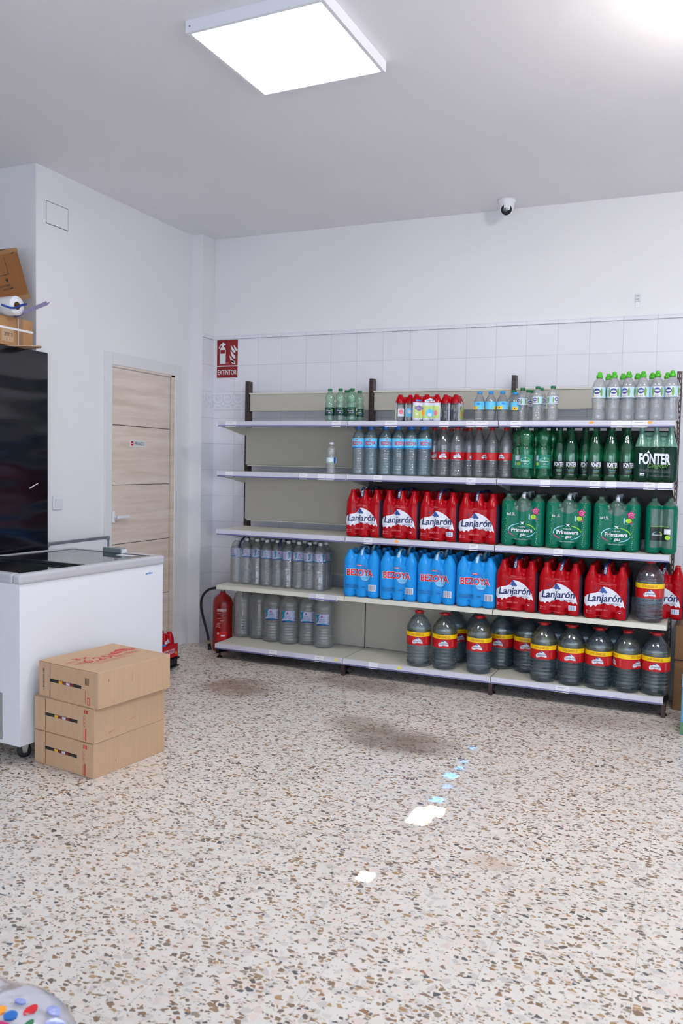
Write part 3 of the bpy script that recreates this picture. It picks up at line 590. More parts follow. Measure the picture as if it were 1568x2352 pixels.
def art_bezoya(F):
    
    F(ell(.036, .136, .034, .030), 'drop_blue'); F(ell(.036, .141, .032, .028), 'drop_light'); F(text('muy débil', .010, 0, w=.05, u=.036, v=.133), 'drop_blue')
    F(text('BEZOYA', .040, .062, w=.190, u=-.002, v=.166), 'logo_white'); F(text('BEZOYA', .040, .034, w=.184, u=-.002, v=.166), 'txt_red')
    F(rect(-.004, .214, .040, .009), 'txt_red'); F(rect(-.004, .214, .030, .003), 'logo_white')
    F(rect(-.03, .085, .150, .0015), 'drop_blue'); F(rect(-.03, .057, .150, .0015), 'drop_blue'); F(rect(-.105, .071, .0015, .028), 'drop_blue'); F(rect(.045, .071, .0015, .028), 'drop_blue')
    F(text('BOTELLAS HECHAS', .008, .008, w=.088, u=-.056, v=.078), 'logo_navy'); F(text('DE OTRAS BOTELLAS', .008, .008, w=.092, u=-.054, v=.065), 'logo_navy'); F(text('100%', .010, .01, w=.026, u=.024, v=.071), 'logo_navy')
    F(rect(.084, .069, .052, .042), 'logo_white'); F(bars(.084, .069, .044, .036, 11), 'logo_navy')
    F(star(.03, .200, .024, 3, .35), 'drop_blue')
def art_prim(F):
    for (a0, a1, m) in ((100, 195, 'arc_cyan'), (5, 75, 'arc_green'), (190, 240, 'arc_magenta'), (285, 350, 'arc_cyan')): F(arc(.0, .098, .080, .042, a0, a1, .006, 14), m)
    F(text('Primavera', .024, .024, w=.128, u=.002, v=.101), 'logo_white'); F(text('FUENTE', .007, .004, w=.045, u=0, v=.120), 'logo_white'); F(text('gas', .019, .012, w=.038, shear=.3, u=.008, v=.076), 'logo_white'); F(text('con', .006, 0, w=.012, u=-.024, v=.076), 'logo_white')
    F(poly([(-.012, .132), (.0, .142), (-.014, .152), (.004, .149), (.018, .153), (.008, .143), (.016, .134), (.002, .139)]), 'logo_white')
    F(text('Agua Mineral Natural', .007, 0, w=.085, shear=.3, u=0, v=.044), 'logo_white')
    F(text('6x1,5L', .017, .004, w=.048, u=-.066, v=.198), 'logo_white')
    F(star(.080, .218, .026, 5, .62), 'arc_magenta'); F(arc(.080, .218, .011, .011, 0, 359, .002), 'logo_white'); F(rect(.080, .218, .009, .002), 'logo_white')
    F(rect(.044, .184, .008, .030), 'arc_cyan'); F(ell(.068, .184, .017, .014), 'lab_lime'); F(ell(.084, .172, .006, .006), 'arc_magenta'); F(rect(.068, .165, .05, .0015), 'arc_cyan')
    rd = random.Random(3)
    for sx in (-.094, .094):
        for k in range(22):
            z = .02+k*.0115; F(ell(sx+rd.uniform(-.007, .007), z, rd.uniform(.0012, .0026), rd.uniform(.0012, .0026), 6), rd.choice(['dot_green', 'arc_cyan', 'dot_green']))
def art_fonter(F):
    F(text('FONTER', .058, .036, w=.168, u=-.006, v=.134), 'logo_white'); F(text('Original', .024, -.004, w=.112, shear=.45, u=.014, v=.096), 'lab_leaf'); F(star(-.040, .172, .012, 3, .4), 'logo_white')
    F(rect(0, .072, .17, .0012), 'paper_ink'); F(rect(0, .058, .17, .0012), 'paper_ink'); F(text('BURBUJAS FINAS Y SUTILES', .006, 0, w=.16, u=0, v=.065), 'paper_ink'); F(rect(-.070, .044, .024, .014), 'logo_white'); F(rect(-.070, .044, .018, .003), 'lab_black')
    F(text('AGUA MINERAL NATURAL CON GAS', .005, 0, w=.10, u=.02, v=.036), 'paper_ink')
def art_kid(F):
    F(rect(.0, .058, .160, .080), 'kid_green'); F(mountain(.020, .132, .066, .030), 'logo_white'); F(text('Lanjarón', .010, .014, w=.050, u=.020, v=.131), 'logo_navy'); F(rect(-.050, .130, .036, .009), 'lab_blue_deep')
    for a, b in ((-.062, .082), (-.048, .088), (-.036, .080), (-.050, .074)): F(ell(a, b, .014, .011, 10), 'kid_purple')
    F(rect(-.05, .083, .026, .002), 'logo_white'); F(rect(-.05, .076, .022, .002), 'strip_yellow')
    F(ell(.02, .050, .026, .026), 'lab_blue'); F(ell(.02, .040, .014, .012), 'logo_white'); F(ell(-.022, .052, .010, .018), 'orange_dot'); F(ell(.058, .052, .010, .018), 'logo_pink'); F(ell(-.060, .042, .006, .006), 'logo_white')

# ================================================================ THE SETTING
FLOORX = (-6.0, 3.6); BACKY = -2.0; WY = 5.52; LX = -3.6; PX = -3.495; PY = 5.35
q = MB(); q.box(-6.1, 3.7, -2.2, 5.8, -.1, 0, 'terrazzo'); struct(q.build('floor'))
q = MB(); q.box(-6.1, 3.7, -2.2, 5.8, H, H+.1, 'ceiling_paint'); struct(q.build('ceiling'))
q = MB(); q.box(PX, 3.6, WY, WY+.15, 2.392, H, 'wall_paint'); q.box(PX, 3.6, WY, WY+.15, 0, 2.392, 'wall_tiles'); struct(q.build('wall_back'))
q = MB(); q.box(LX-.6, LX, 3.75, 5.8, 0, H, 'wall_paint')
q.box(LX, PX-.001, PY, 5.8, 0, H, 'wall_paint'); q.box(PX-.004, PX, PY+.002, WY, 0, 2.392, 'wall_tiles_side', xf=lambda v: v+Vector((.0015, 0, 0)))
struct(q.build('wall_left'))
q = MB(); q.box(-6.1, LX-.6, 3.75, 3.9, 0, H, 'wall_paint'); q.box(-6.1, -6, -2.2, 3.75, 0, H, 'wall_paint'); struct(q.build('wall_alcove'))
q = MB(); q.box(3.6, 3.7, -2.2, 5.8, 0, H, 'wall_paint'); struct(q.build('wall_right'))
q = MB(); a, b, c, d = DOORWIN
for ya, yb, za, zb in ((a-.06, a, 0, d+.06), (b, b+.06, 0, d+.06), (a, b, d, d+.06), (a, b, 0, c), ((a+b)/2-.03, (a+b)/2+.03, c, d)): q.box(3.54, 3.6, ya, yb, za, zb, 'frame_white')
struct(q.build('door_2'))
# front wall of the shop, behind the camera, with the shop window and holes added above it to shape the sun patches
def sun_hole(p, size):
    """where a ray of sun that lands on p (floor or goods) has crossed the front wall"""
    z = p[2]+(p[1]-BACKY)*math.tan(SUN_EL); return (p[0]-size[0]/2, p[0]+size[0]/2, z-size[1]/2, z+size[1]/2)
gaps = [((-.963, 3.125, 0), (.080, .070), None), ((-.93, 3.19, 0), (.07, .038), None), ((-.988, 2.575, 0), (.045, .026), None),
        ((-.955, 3.31, 0), (.05, .018), 'blue_glass'), ((-.955, 3.47, 0), (.04, .012), 'blue_glass'), ((-.975, 3.60, 0), (.05, .022), 'blue_glass'), ((-.965, 3.71, 0), (.03, .016), 'blue_glass'), ((-.97, 3.80, 0), (.035, .012), 'blue_glass'), ((-.98, 4.01, 0), (.03, .014), 'blue_glass')]
holes = [sun_hole(p, s)+(g,) for p, s, g in gaps]
q = MB(); y0, y1 = BACKY-.02, BACKY
x0, x1, z0, z1 = WIN[:4]
def wallpiece(a, b, c, d): q.box(a, b, y0, y1, c, d, 'wall_paint') if b > a+1e-5 and d > c+1e-5 else None
wallpiece(-6, x0, 0, H); wallpiece(x1, 3.6, 0, H); wallpiece(x0, x1, 0, z0)
if z1 < H:
    # strip above the window cut around the added sun holes
    xs = sorted({x0, x1}|{h[0] for h in holes}|{h[1] for h in holes}); zs = sorted({z1, H}|{min(H, max(z1, h[2])) for h in holes}|{min(H, max(z1, h[3])) for h in holes})
    for a, b in zip(xs, xs[1:]):
        for c, d in zip(zs, zs[1:]):
            mx_, mz_ = (a+b)/2, (c+d)/2
            if not any(h[0] < mx_ < h[1] and h[2] < mz_ < h[3] for h in holes): wallpiece(a, b, c, d)
struct(q.build('wall_front'))
q = MB(); q.box(x0-.05, x0, y0-.03, y1+.03, z0-.05, z1+.05, 'frame_white'); q.box(x1, x1+.05, y0-.03, y1+.03, z0-.05, z1+.05, 'frame_white')
q.box(x0, x1, y0-.03, y1+.03, z0-.05, z0, 'frame_white')
for k in range(4): q.box(x0+(x1-x0)*k/3-.02, x0+(x1-x0)*k/3+.02, y0-.02, y1+.02, z0, z1, 'frame_white')
wf = struct(q.build('window_1'))
# opaque slab added outside the unseen window to block direct sun
q = MB(); q.box(x0-.1, x1+.1, WIN[4]-.42, WIN[4]-.40, z0-.3, z1+.18, 'frame_white'); sh = q.build('sun_block_slab', wf)
for h in holes:
    if h[4]: q = MB(); q.box(h[0]-.004, h[1]+.004, y0-.006, y0-.001, h[2]-.004, h[3]+.004, h[4]); q.build('sun_tint_pane', wf)  # unseen panes added over the holes to tint the sun patches blue
# mouldings: top of the tiles and the patterned frieze
q = MB(); q.box(PX, 3.6, WY-.012, WY, 2.362, 2.385, 'wall_tiles', .005); q.box(PX, PX+.012, PY+.003, WY, 2.362, 2.385, 'wall_tiles_side', .005); struct(q.build('trim_1'))
q = MB(); q.box(PX, -3.13, WY-.004, WY, 1.838, 1.935, 'frieze'); q.box(PX, PX+.005, PY+.003, WY, 1.838, 1.935, 'frieze'); q.box(PX, 3.6, WY-.007, WY, 1.935, 1.958, 'wall_tiles', .003); q.box(PX, 3.6, WY-.007, WY, 1.818, 1.838, 'wall_tiles', .003); struct(q.build('trim_2'))
q = MB(); q.box(LX, LX+.003, 3.833, 4.012, 2.812, 2.938, 'wall_paint', .001); q.box(LX, LX+.0012, 3.829, 4.016, 2.808, 2.942, 'paper_ink'); struct(q.build('trim_3'))
# door in the left wall (frame, leaf, handle)
DR = empty('door_1'); struct(DR); 
q = MB()
for a, b, c, d in ((4.35, 4.42, 0, 2.127), (5.135, 5.215, 0, 2.127), (4.42, 5.135, 2.048, 2.127)): q.box(LX, LX+.016, a, b, c, d, 'frame_white', .003)
q.build('door_frame', DR)
q = MB(); q.box(LX-.0, LX+.012, 5.09, 5.135, 0, 2.045, 'pale_oak'); q.box(LX, LX+.012, 4.42, 5.135, 2.033, 2.048, 'pale_oak'); q.build('door_jamb', DR)
q = MB()
zz = [0.01, .4355, .8405, 1.245, 1.6485, 2.031]
for a, b in zip(zz, zz[1:]): q.box(LX, LX+.006, 4.421, 5.083, a+.0022, b-.0022, 'pale_oak', .0008, 1)
q.box(LX, LX+.002, 4.421, 5.089, .005, 2.03, 'brown_metal'); q.build('door_leaf', DR)
q = MB(); q.box(LX+.006, LX+.012, 4.43, 4.462, .99, 1.07, 'white_gloss', .003); q.tube([(LX+.01, 4.447, 1.03), (LX+.045, 4.447, 1.03)], .009, 'white_gloss'); q.box(LX+.038, LX+.050, 4.442, 4.57, 1.018, 1.040, 'white_gloss', .005); q.tube([(LX+.006, 4.440, .99), (LX+.010, 4.440, .99)], .006, 'steel'); q.build('door_handle', DR)

# wall things
def plX(x): return lambda u, v, w=0: (x+w, u, v)      # faces +X; u runs along +Y (rightwards in the picture)
t = empty('door_sign', (LX+.006, 4.70, 1.53)); tag(t, 'small white sign reading PRIVADO on the pale wooden door', 'sign')
q = MB(); q.box(0, .003, -.084, .084, -.023, .023, 'sign_white', .001); q.flat(ell(-.062, 0, .0165, .0165), lambda u, v: (.0034, u, v), 'txt_red'); q.flat(rect(-.062, 0, .022, .006), lambda u, v: (.0038, u, v), 'sign_white')
q.flat(text('PRIVADO', .024, .008, w=.104, u=.022, v=0), lambda u, v: (.0036, u, v), 'navy'); q.flat(rect(-.0395, 0, .0012, .046), lambda u, v: (.0035, u, v), 'navy'); q.build('sign_plate', t)
t = empty('light_switch', (LX, 3.92, 1.143)); tag(t, 'square white light switch on the wall beside the black fridge', 'light switch')
q = MB(); q.box(0, .009, -.041, .041, -.041, .041, 'white_gloss', .003); q.build('switch_plate', t); q = MB(); q.box(.009, .014, -.022, .030, -.028, .028, 'white_gloss', .002, xf=lambda v: v+Vector((.003*(v.z/.03), 0, 0))); q.build('rocker', t)
# fire extinguisher sign on the tiles: back wall faces -Y
t = empty('fire_extinguisher_sign', (-3.372, WY-.001, 2.213)); tag(t, 'red and white fire extinguisher sign reading EXTINTOR on the tiled wall', 'sign')
SW, SH = .205, .300
fb = lambda k: (lambda u, v, w=0: (u, -.003-k*.0003, v))
q = MB(); q.box(-SW/2, SW/2, -.003, 0, -SH/2, SH/2, 'sign_white', .001); q.flat(rect(0, .047, .185, .198), fb(1), 'sign_red'); q.flat(rect(0, -.102, .185, .086), fb(1), 'sign_red')
B0 = lambda x, y: (x*1.0, y*1.0)
q.flat(poly([(-.068, -.038), (-.014, -.038), (-.014, .062), (-.016, .078), (-.024, .088), (-.031, .092), (-.031, .104), (-.018, .108), (-.018, .116), (-.031, .120), (-.036, .125), (-.044, .124), (-.046, .118), (-.058, .112), (-.068, .098), (-.072, .084), (-.078, .086), (-.074, .102), (-.062, .118), (-.050, .124), (-.048, .128), (-.034, .129), (-.030, .124), (-.012, .121), (-.010, .112), (-.028, .106)][:1]+[(-.014, -.038), (-.014, .062), (-.016, .078), (-.024, .088), (-.031, .092), (-.031, .102), (-.017, .106), (-.016, .117), (-.030, .120), (-.034, .127), (-.045, .127), (-.048, .120), (-.062, .108), (-.071, .094), (-.073, .082), (-.079, .083), (-.076, .100), (-.066, .114)][:12]+[(-.050, .116), (-.064, .104), (-.071, .088), (-.073, .078), (-.078, .079), (-.076, .094), (-.068, .110), (-.056, .120), (-.046, .112), (-.048, .104), (-.048, .092), (-.056, .088), (-.066, .078), (-.068, .062)]) if False else poly([(-.068, -.038), (-.014, -.038), (-.014, .062), (-.017, .078), (-.026, .088), (-.032, .092), (-.032, .103), (-.018, .104), (-.015, .112), (-.020, .118), (-.030, .119), (-.033, .126), (-.043, .126), (-.046, .119), (-.060, .112), (-.072, .098), (-.078, .080), (-.073, .079), (-.068, .092), (-.058, .103), (-.049, .107), (-.049, .092), (-.056, .088), (-.066, .078), (-.068, .062)]), fb(2), 'sign_white')
q.flat(rect(-.041, .055, .042, .028), fb(3), 'sign_red')
def flame(a, b, k, s=1): return poly([(a, b), (a+.018*k, b-.016*k), (a+.030*k, b-.032*k), (a+.044*k, b-.044*k), (a+.044*k, b-.064*k), (a+.026*k, b-.056*k), (a+.012*k, b-.040*k)][::-1])
for a, b, k in ((.054, .106, .80), (.028, .104, 1.0), (.026, .064, 1.05), (.018, .026, .98)): q.flat(flame(a, b, k), fb(2), 'sign_white')
q.flat(poly([(.030, -.008), (.036, -.030), (.050, -.042), (.072, -.042), (.072, -.020), (.050, -.018)]), fb(2), 'sign_white'); q.flat(text('NM', .012, .006, w=.026, u=.004, v=-.032), fb(2), 'logo_pink'); q.flat(rect(-.002, -.047, .13, .0012), fb(2), 'logo_pink')
q.flat(text('EXTINTOR', .038, .01, w=.168, u=0, v=-.103), fb(2), 'sign_white'); q.build('sign_plate', t)
t = empty('cable_clip', (-.385, WY, 2.47)); tag(t, 'small white plastic wall clip above the tiled strip', 'wall clip')
q = MB(); q.box(-.016, .016, -.012, 0, .004, .056, 'white_gloss', .003); q.box(-.010, .010, -.015, -.012, .012, .026, 'grey_trim'); q.box(-.010, .010, -.015, -.012, .034, .048, 'grey_trim'); q.build('bracket_body', t); q = MB(); q.box(-.014, .014, -.006, 0, -.032, .002, 'white', .001); q.build('adhesive_strip', t)
# security camera
t = empty('security_camera', (-1.19, 5.33, H)); tag(t, 'white dome security camera with black lens hanging from the ceiling', 'security camera')
q = MB(); q.lathe([(.060, 0), (.058, -.012), (.050, -.020), (.045, -.055), (.040, -.070), (.030, -.078)][::-1], 'white_gloss', 28); q.build('housing', t)
d = (Vector((.16, 0, 1.42))-Vector((-1.19, 5.33, H-.062))).normalized(); R = d.to_track_quat('Z', 'Y').to_matrix()
q = MB(); q.lathe([(.001, -.04), (.030, -.028), (.040, 0), (.040, .012), (.036, .022)], 'white_gloss', 28); q.lathe([(.034, .0205), (.034, .0235), (.020, .026)], 'lens', 28); q.lathe([(.013, .026), (.013, .030), (.009, .029)], 'lens_in', 20)
q.v = [tuple(R@Vector(v)+Vector((0, -.012, -.062))) for v in q.v]; q.build('lens_ball', t)
# ceiling light panel
def led_panel(x, y, s, label):
    t = empty('ceiling_light_panel', (x, y, H)); tag(t, label, 'ceiling light'); h = s/2; q = MB(); fw = .017; dz = -.047
    for a, b, c, d in ((-h, h, -h, -h+fw), (-h, h, h-fw, h), (-h, -h+fw, -h+fw, h-fw), (h-fw, h, -h+fw, h-fw)): q.box(a, b, c, d, dz, 0, 'lamp_white', .001)
    q.tube([(-h-.0005, -h+.02, -.02), (-h+.002, -h+.02, -.02)], .003, 'rubber', 8); q.tube([(-h+.02, -h-.0005, -.024), (-h+.02, -h+.002, -.024)], .003, 'rubber', 8)
    q.build('lamp_frame', t); q = MB(); q.box(-h+fw, h-fw, -h+fw, h-fw, dz+.004, dz+.010, 'led_light'); q.build('diffuser', t)
    return t
led_panel(-1.592, 3.060, .600, 'square white LED light panel glowing on the ceiling').rotation_euler = (0, 0, -.03)
led_panel(.95, 3.06, .600, 'square white LED light panel beyond the right edge of the picture')
# pendant globe just outside the right edge of the picture
t = empty('globe_lamp', (.30, 3.1, H)); tag(t, 'warm white globe lamp close under the ceiling at the right', 'lamp')
q = MB(); q.lathe([(.05, 0), (.05, -.02), (.012, -.03), (.012, -.06)][::-1], 'lamp_white', 20); q.build('ceiling_mount', t); q = MB(); q.lathe([(.10*math.sin(a), -.16-.10*math.cos(a)) for a in [PI*i/12 for i in range(13)]][1:-1], 'globe_light', 20); q.build('globe', t)

# ================================================================ SHELVING
BX = [-3.12, -2.121, -1.121, -.118]; SZ = [1.703, 1.350, .938, .537, .116]; FY = 4.99; POSTY = 5.39
shelf_words = ['top', 'second', 'third', 'fourth', 'bottom']
PANBOT = [(1.940, 1.800), (1.672, 1.400), (1.320, .990), (.905, .630), (.505, .118)]
tags_px = {
 (0, 0): [(-3.053, -2.968, 1), (-2.234, -2.171, 1)], (1, 0): [(-1.858, -1.774, 1), (-1.495, -1.435, 1), (-1.322, -1.268, 1), (-1.264, -1.185, 1)], (2, 0): [(-1.046, -.985, 1), (-.465, -.355, 0), (-.352, -.267, 1)],
 (0, 1): [(-3.05, -2.988, 0), (-2.469, -2.408, 1), (-2.331, -2.272, 0), (-2.269, -2.21, 0)], (1, 1): [(-1.929, -1.872, 1), (-1.31, -1.253, 1)], (2, 1): [(-.858, -.8, 0), (-.571, -.514, 1), (-.481, -.423, 0), (-.275, -.214, 1), (-.198, -.122, 0)],
 (1, 2): [(-1.986, -1.927, 1), (-1.28, -1.224, 1)], (2, 2): [(-.766, -.711, 1)], (0, 3): [(-2.326, -2.265, 1)],
 (0, 4): [(-2.679, -2.62, 1), (-2.327, -2.259, 1)], (1, 4): [(-1.934, -1.87, 0)], (2, 4): [(-.724, -.644, 1)]}
dots = {(2, 0): [(-.575, 'orange_dot'), (-.255, 'orange_dot')], (1, 2): [(-1.76, 'orange_dot')], (0, 4): [(-2.17, 'yellow_dot')], (1, 4): [(-1.72, 'yellow_dot')]}
def upright(x, par):
    q = MB(); q.box(x-.015, x+.015, POSTY, POSTY+.06, 0, 2.022, 'brown_metal', .002)
    for k in range(60):
        z = 2.002-k*.0333
        if z < .15: break
        q.box(x-.009, x-.005, POSTY-.0006, POSTY, z-.018, z, 'slot_light' if abs(x+.118) < .02 else 'slot_dark'); q.box(x+.004, x+.008, POSTY-.0006, POSTY, z-.018, z, 'slot_light' if abs(x+.118) < .02 else 'slot_dark')
        if k % 2 == 0: q.box(x+.015, x+.0156, POSTY+.03, POSTY+.036, z-.018, z, 'slot_dark')
    q.build('upright', par)
def base_foot(x, par):
    q = MB(); q.box(x-.013, x+.013, FY+.025, POSTY+.06, .035, .088, 'black', .002); q.tube([(x, FY+.06, .036), (x, FY+.06, .012)], .006, 'black', 8); q.lathe([(.020, 0), (.020, .006), (.012, .014)], 'rubber', 14, c=(x, FY+.06, 0)); q.build('base_foot', par)
bay_lab = ['left bay of metal shelving holding mostly empty cream shelves', 'middle bay of metal shelving stocked with red and blue water packs', 'right bay of metal shelving stocked with green bottles and jugs']
for b in range(3):
    x0, x1 = BX[b]+.002, BX[b+1]-.002
    T = empty('shelving_bay', ((x0+x1)/2, 5.4, 0)); tag(T, bay_lab[b], 'shelving', 'bays of the metal wall shelving'); T.location = (0, 0, 0)
    upright(BX[b], T); base_foot(BX[b], T)
    for xx in ([BX[1]-.0005] if b == 0 else [BX[2]-.0005] if b == 1 else [BX[3]]):
        q = MB(); q.box(xx-.012, xx+.012, FY-.002, FY+.022, 0, .086, 'brown_metal', .001); q.build('front_leg', T)
    if b == 2: upright(BX[3], T); base_foot(BX[3], T)
    q = MB(); q.box(x0+.016, x1-.014, 5.405, 5.43, 1.800, 1.928, 'panel_metal', .002); q.box(x0+.008, x1-.008, 5.398, 5.435, 1.924, 1.936, 'cream_metal', .002); q.build('top_panel', T)
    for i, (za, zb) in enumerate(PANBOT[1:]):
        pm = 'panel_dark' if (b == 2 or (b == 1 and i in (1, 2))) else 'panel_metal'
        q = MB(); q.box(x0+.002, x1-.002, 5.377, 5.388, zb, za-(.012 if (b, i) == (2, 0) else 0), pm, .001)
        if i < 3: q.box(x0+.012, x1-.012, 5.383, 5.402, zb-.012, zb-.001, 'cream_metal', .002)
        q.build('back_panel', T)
    for i, z in enumerate(SZ):
        q = MB(); q.box(x0+.002, x1-.002, FY+.006, 5.376, z-.028, z, 'cream_metal', .002)
        # folded front lip: sloping outwards
        q.prism([(0, 0), (-.006, -.002), (-.010, -.030), (-.004, -.031), (.004, -.028)], lambda u, v, w: (x0+.001+w, FY+.006+u, z+v), (x1-x0)-.002, 'cream_metal')
        SHF = q.build('shelf', T, recalc=True)
        def railp(u0, u1):
            r = MB(); r.prism([(-.007, -.001), (-.0095, -.001), (-.0155, -.030), (-.0125, -.030)], lambda u, v, w: (u0+w, FY+.006+u, z+v), u1-u0, 'rail_white')
            r.prism([(-.0125, -.030), (-.0160, -.030), (-.0170, -.0395), (-.0130, -.0395)], lambda u, v, w: (u0+w, FY+.006+u, z+v), u1-u0, 'rail_edge')
            for e in (u0-.0015, u1-.0005): r.box(e, e+.002, FY-.012, FY+.006, z-.036, z-.002, 'white_gloss')
            r.build('price_rail', SHF, recalc=True)
        if i != 3: railp(x0+.003, x1-.003)
        elif b == 0: railp(-2.375, -2.174)
        def onrail(u, v, k=0): t_ = -v/.039; return (u, FY+.006-.0100-.0068*t_-k*.0004, z-.001-.0385*t_)
        for (a, c, ink) in tags_px.get((b, i), []):
            r = MB(); vs = [(a, 0), (c, 0), (c, -.040), (a, -.040)]; r.add([onrail(u, v, 1) for u, v in vs]+[onrail(u, v, -1) for u, v in vs], [(0, 1, 2, 3), (7, 6, 5, 4), (0, 4, 5, 1), (1, 5, 6, 2), (2, 6, 7, 3), (3, 7, 4, 0)], 'paper')
            if ink:
                r.flat(rect(a+(c-a)*.45, -.010, (c-a)*.6, .0016), lambda u, v: onrail(u, v, 2), 'paper_ink'); r.flat(rect(a+(c-a)*.36, -.014, (c-a)*.42, .0012), lambda u, v: onrail(u, v, 2), 'paper_ink')
                r.flat(text({0: '1,10 €', 1: '0,65 €', 2: '3,90 €'}[(b+i) % 3], .0065, .01, w=.020, u=c-.018, v=-.031), lambda u, v: onrail(u, v, 2), 'paper_ink')
            r.build('price_tag', SHF)
        for (u, m_) in dots.get((b, i), []):
            r = MB(); r.flat(ell(u, -.012, .014, .008), lambda a, v: onrail(a, v, 2), m_); r.build('sticker', SHF)
        if i < 4:
            for e in ((BX[b]+.0025), (BX[b+1]-.0045)):
                r = MB(); r.prism([(FY+.020, z-.029), (5.376, z-.029), (5.376, z-.085), (5.34, z-.085), (FY+.020, z-.036)], lambda u, v, w: (e+w, u, v), .002, 'cream_metal'); r.build('bracket', SHF, recalc=True)
    q = MB(); q.box(x0+.015, x1-.015, FY+.03, 5.376, .075, .087, 'black'); q.build('base_beam', T)

# ================================================================ GOODS
def along(n): return ['first', 'second', 'third', 'fourth', 'fifth', 'sixth', 'seventh', 'eighth', 'ninth', 'tenth', 'eleventh', 'twelfth'][n]
z1s = SZ[0]+.0005; z2s = SZ[1]+.0005; z3s = SZ[2]+.0005; z4s = SZ[3]+.0005; z5s = SZ[4]+.0005
fl5 = lambda a, z: 1+.035*math.cos(5*a)*max(0, 1-z/.03)
# --- top shelf: small green sparkling water bottles
B = bottle('sparkling_water_bottle', P_SG, 'clear_palegreen', 'cap_green', .0145, (.204, .220), [('wrap_label', lab_smallgreen)], flute=fl5)
for k, (x, y, rz, l) in enumerate([(-2.291, 5.07, .35, 'front one at the left end of the cluster'), (-2.214, 5.07, .35, 'front middle one of the cluster'), (-2.122, 5.07, .0, 'front one nearest the dark post'), (-2.220, 5.19, 2.2, 'back one seen between the front bottles'), (-2.178, 5.16, 2, 'back one behind the gap beside the right front bottle'), (-2.145, 5.24, .2, 'rearmost one touching the dark post side')]):
    if k == 2: x = -2.128
    put(B, (x, y, z1s), rz, 'small pale green bottle, '+l, 'bottle', 'small green bottles on the top shelf')
# --- top shelf: kids packs
P_KID = [(.026, 0), (.031, .004), (.0325, .012), (.0325, .09), (.031, .11), (.031, .118), (.028, .135), (.021, .152), (.0145, .164), (.0145, .172)]
form_kid = film_form(P_KID, .065, [(.075, .050, .012, .125), (.062, .036, .12, .146), (.066, .034, .14, .158)], .0032, 4)
kid = make_pack('childrens_water_pack', form_kid, lambda c, n: 'film_red' if c.z > .118 else ('clear_grey' if abs(n.x) > .7 else 'film_side' if n.y > .3 else 'bag_white'), art_kid, None,
                lambda F: (F(rect(-.026, .055, .040, .05), 'lab_white'), F(ell(-.026, .06, .013, .016), 'logo_pink'), F(rect(.030, .055, .040, .056), 'lab_blue'), F(ell(.03, .06, .012, .012), 'logo_white')))
put(kid, (-1.613, 5.085, z1s), .30, 'small bottles in red and clear film, green front label facing out', 'bottle pack', 'small bottle packs on the top shelf')
put(kid, (-1.775, 5.13, z1s), -PI/2+.33, 'small bottles in red and clear film, turned sideways left of the green label', 'bottle pack', 'small bottle packs on the top shelf')
put(kid, (-1.467, 5.17, z1s), PI/2+.1, 'small bottles in red and clear film, turned sideways right of the green label', 'bottle pack', 'small bottle packs on the top shelf')
# --- blue capped small bottles
B = bottle('small_water_bottle', P_BLUE, 'clear_grey', 'cap_sky', .0155, (.170, .186), [('wrap_label', lab_blueyellow)])
for k, (x, y, rz) in enumerate([(-1.267, 5.08, .2), (-1.195, 5.08, 2.1), (-1.122, 5.08, .5), (-1.060, 5.16, 1)]):
    put(B, (x, y, z1s), rz, 'small bottle with blue cap, '+['left end of its row', 'second from the left in its row', 'third from the left in its row', 'half hidden by a green capped bottle'][k], 'bottle', 'blue capped bottles on the top shelf')
# --- green capped 0.5 l bottles
B = bottle('green_capped_water_bottle', P_NEST, 'clear_water', 'cap_green', .0150, (.196, .212), [('wrap_label', lab_nest(.0328, .104, .147))], flute=fl5)
NB = [(-1.100, 5.30, .5, 'leftmost one beside the blue caps'), (-1.015, 5.16, -.2, 'front one second from the left'), (-.907, 5.08, .1, 'front one in the middle beside the tallest gap'), (-.815, 5.07, 1.3, 'rightmost one standing alone'),
      (-1.005, 5.30, 1, 'back one behind the leftmost pair'), (-1.058, 5.36, 1.4, 'rearmost one near the dark post'), (-.985, 5.35, 2, 'rear one seen between front bottles'), (-.905, 5.18, 1.2, 'one directly behind the middle front bottle')]
for x, y, rz, l in NB:
    put(B, (x, y, z1s), rz, 'small bottle with dark green cap, '+l, 'bottle', 'green capped bottles on the top shelf')
# --- sport cap bottles
B = bottle('sport_cap_bottle', P_SPORT, 'clear_bright', 'cap_lime', .0185, (.250, .268), [('wrap_label', lab_nest(.0398, .134, .195))], cap_style=1, flute=fl5)
for k, x in enumerate([-.547, -.464, -.384, -.305, -.227, -.148]):
    put(B, (x, 5.06, z1s), .25+.3*math.sin(k*2.1), 'bottle with lime green sport cap, %s from the left in the front row' % along(k), 'bottle', 'sport cap bottles on the top shelf')
for k, x in enumerate([-.540, -.500, -.418, -.336, -.254, -.172]):
    if k == 0: continue
    put(B, (x-.006, 5.155, z1s), 1+k, 'bottle with lime green sport cap, %s from the left in the back row' % along(k-1), 'bottle', 'sport cap bottles on the top shelf')
